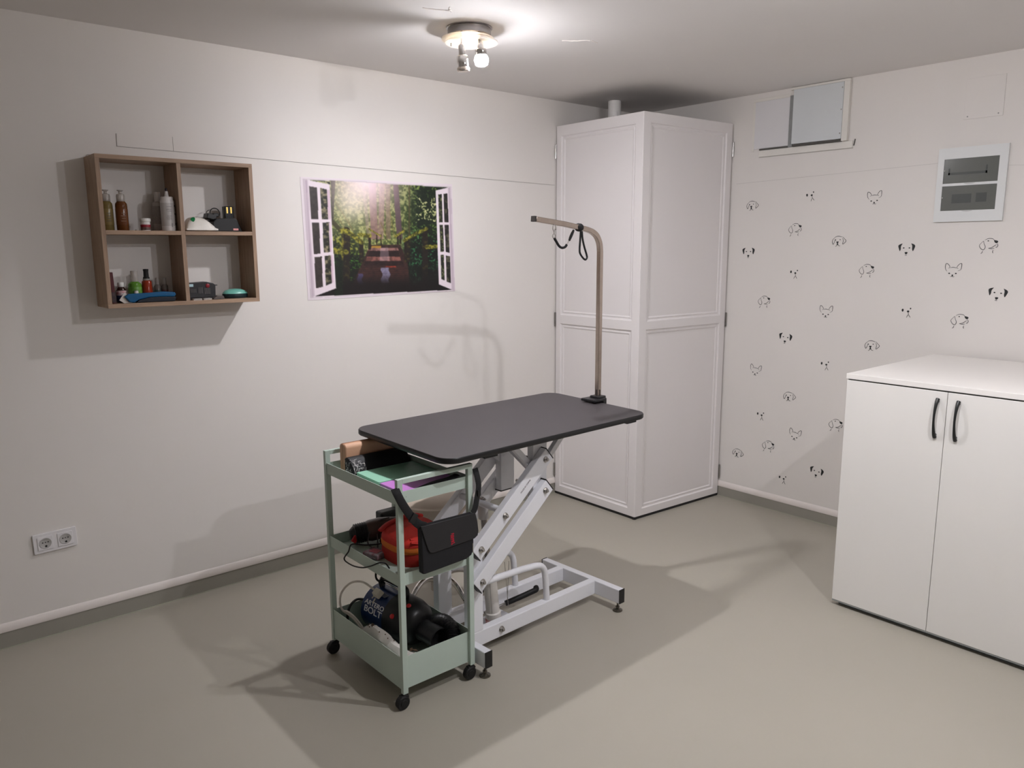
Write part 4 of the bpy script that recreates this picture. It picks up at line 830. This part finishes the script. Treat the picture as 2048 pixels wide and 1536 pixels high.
part(soft(zmid,zmid+.046,0),'bag_base',M('red_fabric',(176,38,30),.7,bump=.3,bscale=500),lb)
part(soft(zmid+.046,zmid+.070,.0015),'orange_band',M('orange_fabric',(226,120,44),.7,bump=.2,bscale=500),lb)
m=soft(0,0,0,top=[(.995,zmid+.0705,0),(.985,zmid+.080,.004),(.93,zmid+.092,.012),(.82,zmid+.099,.020),(.55,zmid+.103,.024),(.2,zmid+.104,.024)])
m.warp(lambda p: p+Vector((0,0,.005*mnoise.noise((p.x*26,p.y*26,2))*(1 if p.z>zmid+.074 else 0))))
part(m,'bag_top',M('bright_red_fabric',(206,46,36),.7,bump=.3,bscale=400),lb)
m=MB(); m.tube(smoothpath([(-2.700,-1.120,zmid+.100),(-2.66,-1.105,zmid+.112),(-2.60,-1.10,zmid+.120),(-2.55,-1.10,zmid+.122),(-2.51,-1.11,zmid+.112)],5),.012,10,flat=.4); part(m,'carry_handle',M('red_strap',(190,40,36),.7),lb)
m=MB(); m.tube(smoothpath([(-2.670,-1.275,zmid+.090),(-2.62,-1.288,zmid+.083),(-2.56,-1.275,zmid+.090)],5),.007,8,flat=.4); m.tube(smoothpath([(-2.665,-1.262,zmid+.098),(-2.61,-1.268,zmid+.094),(-2.56,-1.255,zmid+.102)],5),.006,8,flat=.4); part(m,'fabric_fold',M('bright_red_fabric',(206,46,36)),lb)
hd=thing('hair_dryer','dark brown hair dryer with a black ribbed nose and red tip on the middle tray','hair dryer',(-2.63,-.97,zmid))
p0=Vector((-2.730,-.950,zmid+.041)); p1_=Vector((-2.575,-1.004,zmid+.060)); ax=(p1_-p0).normalized()
part(MB().lathe([(0,.002),(.022,.0),(.031,.012),(.036,.035),(.037,.064),(.0,.064)],p0,28,axis=ax),'rear_grille',M('dryer_black',(20,18,20),.4),hd)
m=MB()
for k in range(6): m.lathe([(.0362,.016+k*.008),(.0385,.018+k*.008),(.0385,.020+k*.008),(.0362,.022+k*.008)],p0,28,axis=ax)
part(m,'grille_rib',black_m,hd)
part(MB().lathe([(.0,.064),(.038,.064),(.041,.075),(.041,.115),(.036,.145),(.030,.175),(.030,.185),(0,.185)],p0,28,axis=ax),'barrel',M('dryer_brown',(74,52,48),.28),hd)
m=MB(); m.obox(p0+ax*.018+Vector((-.016,-.026,-.008)),(.022,.008,.028),Matrix.Rotation(.7,3,'Y')); part(m,'red_trim',M('dryer_red',(190,34,40),.35),hd,smooth=False,bevel=.003)
m=MB(); m.tube(smoothpath([p0+ax*.10+Vector((0,-.02,-.012)),p0+ax*.105+Vector((.0,-.045,-.022)),p0+ax*.10+Vector((-.006,-.062,-.030))],5),[.017]*11,14); part(m,'grip',M('dryer_grip',(58,42,40),.35),hd)
zc=zmid+.006
cpts=[p0+ax*.10+Vector((-.006,-.062,-.030)),(-2.690,-1.085,zc+.03),(-2.735,-1.07,.482),(-2.792,-1.074,.501),(-2.799,-1.058,.470),(-2.800,-1.025,.431),(-2.800,-1.081,.4255),(-2.800,-1.155,.440),(-2.799,-1.217,.466),(-2.793,-1.262,.490),(-2.775,-1.272,.486),(-2.755,-1.264,.460)]
part(MB().tube(smoothpath(cpts,6),.0026,8),'power_cord',rubber_m,hd)
m=MB(); m.tube(smoothpath([(-2.66,-1.00,zmid+.080),(-2.685,-1.01,zmid+.05),(-2.70,-1.03,zmid+.02),(-2.68,-1.055,zmid+.006),(-2.66,-1.03,zmid+.03),(-2.64,-1.0,zmid+.085),(-2.60,-1.02,zmid+.10)],6),.0026,8); part(m,'coiled_cord',M('grey_flex',(60,56,58),.4),hd)
db=thing('dark_case','dark grey case lying at the back right of the trolley middle tray','case',(-2.53,-.945,zmid))
part(MB().obox((-2.548,-.925,zmid+.0485),(.09,.048,.094)),'case_body',M('charcoal_case',(44,46,46),.45),db,smooth=False,bevel=.008)
part(MB().obox((-2.548,-.925,zmid+.060),(.092,.050,.004)),'zip_line',black_m,db,smooth=False)
pg=thing('plastic_packet','small clear plastic packet with pink print beside the red bag','packet',(-2.70,-1.06,zmid))
m=MB(); m.obox((-2.715,-1.105,zmid+.012),(.060,.075,.020),Matrix.Rotation(.3,3,'Z')); part(m,'packet_body',M('clear_film',(176,170,178),.2,trans=.3,vscale=60,rgb2=(150,96,104)),pg,bevel=.004)
part(MB().obox((-2.716,-1.106,zmid+.0232),(.030,.04,.0006),Matrix.Rotation(.3,3,'Z')),'packet_print',M('pink_print',(170,80,92),.5),pg,smooth=False)
# --- bottom tray
zb_=.0687
dy=thing('pet_dryer','blue and black cylinder pet dryer with white lettering on the trolley bottom tray','dryer',(-2.615,-1.05,zb_))
DX,DZ=-2.604,.168; R_=.088
dax=Vector((.10,-1,-.02)).normalized(); D0=Vector((DX-.012,-.925,DZ))
blu=M('dryer_blue',(18,44,92),.3,var=.06); dblk=M('dryer_black_shell',(17,17,19),.36)
part(MB().lathe([(0,0),(.050,.0),(.070,.004),(.080,.012),(R_,.020),(R_,.150),(0,.150)],D0,44,axis=dax),'blue_housing',blu,dy)
part(MB().lathe([(0,-.012),(.052,-.012),(.056,-.006),(.056,.002)],D0,32,axis=dax),'rear_filter',dblk,dy)
part(MB().lathe([(0,.150),(R_+.001,.150),(R_+.001,.215),(.082,.245),(.066,.272),(.046,.285),(0,.286)],D0,44,axis=dax),'front_shell',dblk,dy)
part(MB().lathe([(.040,.280),(.038,.330),(.040,.332),(.040,.372),(.034,.374),(.030,.350),(0,.35)],D0+Vector((0.005,0,-.012)),30,axis=dax),'nozzle',M('nozzle_black',(24,24,26),.4),dy)
q=Vector((0,0,1)).rotation_difference(dax).to_matrix()
side=dax.cross(Vector((0,0,1))).normalized()   # points towards -x or +x
if side.x>0: side=-side
upv=side.cross(dax); upv=upv if upv.z>0 else -upv
def oncyl(s,ang,r): return D0+dax*s+(side*math.cos(ang)+upv*math.sin(ang))*r
for (s,ang) in ((.205,.50),(.238,1.25)): 
    c=oncyl(s,ang,.080 if s>.22 else R_); nv=(side*math.cos(ang)+upv*math.sin(ang)); part(MB().lathe([(.0095,-.004),(.0095,.003),(.007,.007),(0,.008)],c,18,axis=nv),'red_button',M('button_red',(206,40,44),.3),dy)
for (txt,size,bold,s0,a0) in (('ARTERO',.0235,.0004,.092,.47),('BOLT',.0335,.0004,.092,.15)):
    t_=text_mb(txt,size,bold,.0004,1.3)
    for k_ in range(-4,16):
        g_=t_.bm; bmesh.ops.bisect_plane(g_,geom=g_.verts[:]+g_.edges[:]+g_.faces[:],plane_co=(0,k_*.0025,0),plane_no=(0,1,0))
    t_.warp(lambda p,s0=s0,a0=a0: oncyl(s0+p.x,a0+p.y/R_,R_+.0006+p.z)); part(t_,'lettering',M('white_ink',(222,224,230),.5),dy,smooth=False)
t_=text_mb('professional dryer',.008,0,.0003); 
m=MB(); 
t_.warp(lambda p: oncyl(.080+p.x,.13+p.y/R_,R_+.0005+p.z)) ; t_.bm.free()
# carrying handle
h=MB(); hp_=[oncyl(.045,PI/2,R_-.004),oncyl(.042,PI/2,R_+.020),oncyl(.066,PI/2,R_+.034),oncyl(.175,PI/2,R_+.034),oncyl(.195,PI/2,R_+.018),oncyl(.190,PI/2,R_-.006)]
h.tube(smoothpath(hp_,5),.011,12); part(h,'carry_handle',dblk,dy)
m=MB(); m.tube([oncyl(.055,PI/2,R_+.014),oncyl(.150,PI/2,R_+.014)],.0035,8); part(m,'chrome_rail',chrome_m,dy)
part(MB().obox(oncyl(.10,1.15,R_),(.03,.055,.003)),'vent_patch',M('grey_vent',(96,100,116),.4),dy,smooth=False,bevel=.001)
c=oncyl(.045,1.45,R_+.046); m=MB(); m.tube([c+Vector((.0095*math.sin(a),-.0085*math.sin(a),.022*math.cos(a))) for a in np.linspace(0,2*PI,25).tolist()[:-1]],.0042,10,closed=True); m.tube([c+Vector((0,0,-.020)),c+Vector((.004,-.006,-.052))],.005,8); part(m,'cord_loop',rubber_m,dy)
part(MB().tube(smoothpath([oncyl(-.008,.5,.05),oncyl(-.03,.35,.075),(-2.735,-.93,.19),(-2.745,-.925,.14),(-2.735,-.92,.10)],5),.005,8),'rear_cord',rubber_m,dy)
# hose coil
hs=thing('dryer_hose','black corrugated hose coiled beside the dryer at the front of the bottom tray','hose',(-2.53,-1.27,zb_))
def corr(pts,r,amp=.12):
    P=smoothpath(pts,10); out=[];rr=[]
    for i,p in enumerate(P): out.append(p); rr.append(r*(1+amp*(1 if i%2 else -1)))
    return out,rr
hp2=[(-2.612,-1.30,.116),(-2.587,-1.335,.120),(-2.553,-1.342,.135),(-2.526,-1.312,.165),(-2.522,-1.262,.180),(-2.526,-1.215,.168),(-2.524,-1.165,.135),(-2.521,-1.10,.110),(-2.521,-1.02,.101)]
a_,b_=corr(hp2,.026); part(MB().tube(a_,b_,16),'corrugated_tube',M('hose_black',(16,16,18),.38),hs)
a_,b_=corr([(-2.640,-1.348,.0925),(-2.60,-1.350,.0925),(-2.55,-1.350,.0925)],.020); part(MB().tube(a_,b_,16),'hose_cuff',M('hose_cuff_black',(26,26,28),.35),hs)
# white mains lead with plug
wl=thing('mains_plug_lead','white mains lead with its plug resting on the blue dryer','cable',(-2.70,-1.0,zb_))
wm=M('white_flex',(222,214,206),.45)
pt=oncyl(.090,1.0,R_+.019)
path=[pt+Vector((0,.018,.004)),(-2.705,-.985,.300),(-2.735,-.945,.292),(-2.757,-.912,.250),(-2.762,-.903,.205),(-2.759,-.915,.178),(-2.752,-.945,.170),(-2.744,-.975,.158),(-2.735,-1.005,.135),(-2.728,-1.035,.112)]
part(MB().tube(smoothpath(path,7),.0042,10),'flex',wm,wl)
path=[(-2.757,-.918,.172),(-2.752,-.94,.178),(-2.742,-.970,.166),(-2.733,-1.0,.145),(-2.727,-1.03,.118),(-2.728,-1.045,.102)]
part(MB().tube(smoothpath(path,7),.0042,10),'flex',wm,wl)
nv=(side*math.cos(1.0)+upv*math.sin(1.0)).normalized(); tg=dax.cross(nv).normalized(); Rm=Matrix((tg,dax,nv)).transposed()
m=MB(); m.obox(pt,(.034,.036,.026),Rm,taper=(.8,.8)); pg_=part(m,'plug',M('plug_ivory',(214,206,192),.4),wl,smooth=False,bevel=.004)
m=MB()
for s in (-1,1): m.cyl(pt+tg*.008*s+dax*.010*0 -tg*0 + (side*.6-upv*.5)*.018+dax*s*.009, pt+tg*.008*s+(side*.7-upv*.65)*.036+dax*s*.010-tg*0,.0024,seg=10)
part(m,'pin',M('pin_ivory',(196,188,172),.35,.3),pg_)
# white wrapper with brown print along the left rim
wr=thing('printed_wrapper','crumpled white wrapper with brown printed squares along the bottom tray rim','wrapper',(-2.70,-1.2,zb_))
m=MB(); n1,n2=26,10; rows=[]
cen=smoothpath([(-2.735,-1.030,.112),(-2.737,-1.09,.142),(-2.740,-1.16,.144),(-2.744,-1.24,.140),(-2.738,-1.31,.136),(-2.700,-1.346,.130)],5)
for i,p in enumerate(cen):
    t=(cen[min(i+1,len(cen)-1)]-cen[max(i-1,0)]).normalized(); sd=Vector((-t.y,t.x,0)).normalized(); taper=.35+.65*math.sin(PI*min(1,max(0,(i+.6)/len(cen))))**.5
    rows.append([m.bm.verts.new(p+(sd*math.cos(a)*.027+Vector((0,0,1))*math.sin(a)*.042)*taper*(1+.22*mnoise.noise((i*.45,a*1.3,4)))) for a in np.linspace(0,2*PI,n2+1).tolist()[:-1]])
for A,B in zip(rows,rows[1:]):
    for j in range(n2): m.face([A[j],A[(j+1)%n2],B[(j+1)%n2],B[j]])
m.face(rows[0][::-1]); m.face(rows[-1])
part(m,'wrapper_body',M('crinkled_white',(226,222,216),.5,bump=.5,bscale=70),wr)
m=MB(); rn=random.Random(2)
for (cx,cy2,cz) in ((-2.742,-1.105,.1845),(-2.712,-1.338,.170)):
    for k in range(14):
        dx,dy_=rn.uniform(-.011,.011),rn.uniform(-.015,.015); m.obox((cx+dx,cy2+dy_,cz-abs(dx)*.45),(.004,.0035,.0030),Matrix.Rotation(rn.random()*3,3,'Z'))
for k in range(5): m.obox((-2.745+rn.uniform(-.006,.006),-1.14-.03*k,.1835),(.003,.003,.003))
part(m,'brown_print',M('brown_ink',(104,84,66),.6),wr,smooth=False)
# ------------------------------------------------------------------ camera, world, view
f_=1549.817; yaw,pitch,roll=0.8610481614,0.1727202681,-0.0042884164
fw=Vector((math.cos(yaw)*math.cos(pitch),math.sin(yaw)*math.cos(pitch),-math.sin(pitch))); r_=fw.cross(Vector((0,0,1))).normalized(); u_=r_.cross(fw)
r2=r_*math.cos(roll)+u_*math.sin(roll); u2=u_*math.cos(roll)-r_*math.sin(roll)
cam=bpy.data.cameras.new('camera'); cam.sensor_width=36; cam.lens=f_/2048*36; cam.clip_start=.05
co=bpy.data.objects.new('camera',cam); COL.objects.link(co)
co.matrix_world=Matrix.Translation((-4.084367,-3.468834,1.55)) @ Matrix((r2,u2,-fw)).transposed().to_4x4()
SC.camera=co
w=bpy.data.worlds.new('world'); SC.world=w; w.use_nodes=True; w.node_tree.nodes['Background'].inputs[0].default_value=(0,0,0,1); w.node_tree.nodes['Background'].inputs[1].default_value=0
SC.view_settings.view_transform='Standard'; SC.view_settings.look='None'; SC.view_settings.gamma=1; SC.view_settings.use_curve_mapping=False
SC.view_settings.exposure=3.17
SC.cycles.max_bounces=10; SC.cycles.diffuse_bounces=6; SC.cycles.sample_clamp_indirect=6
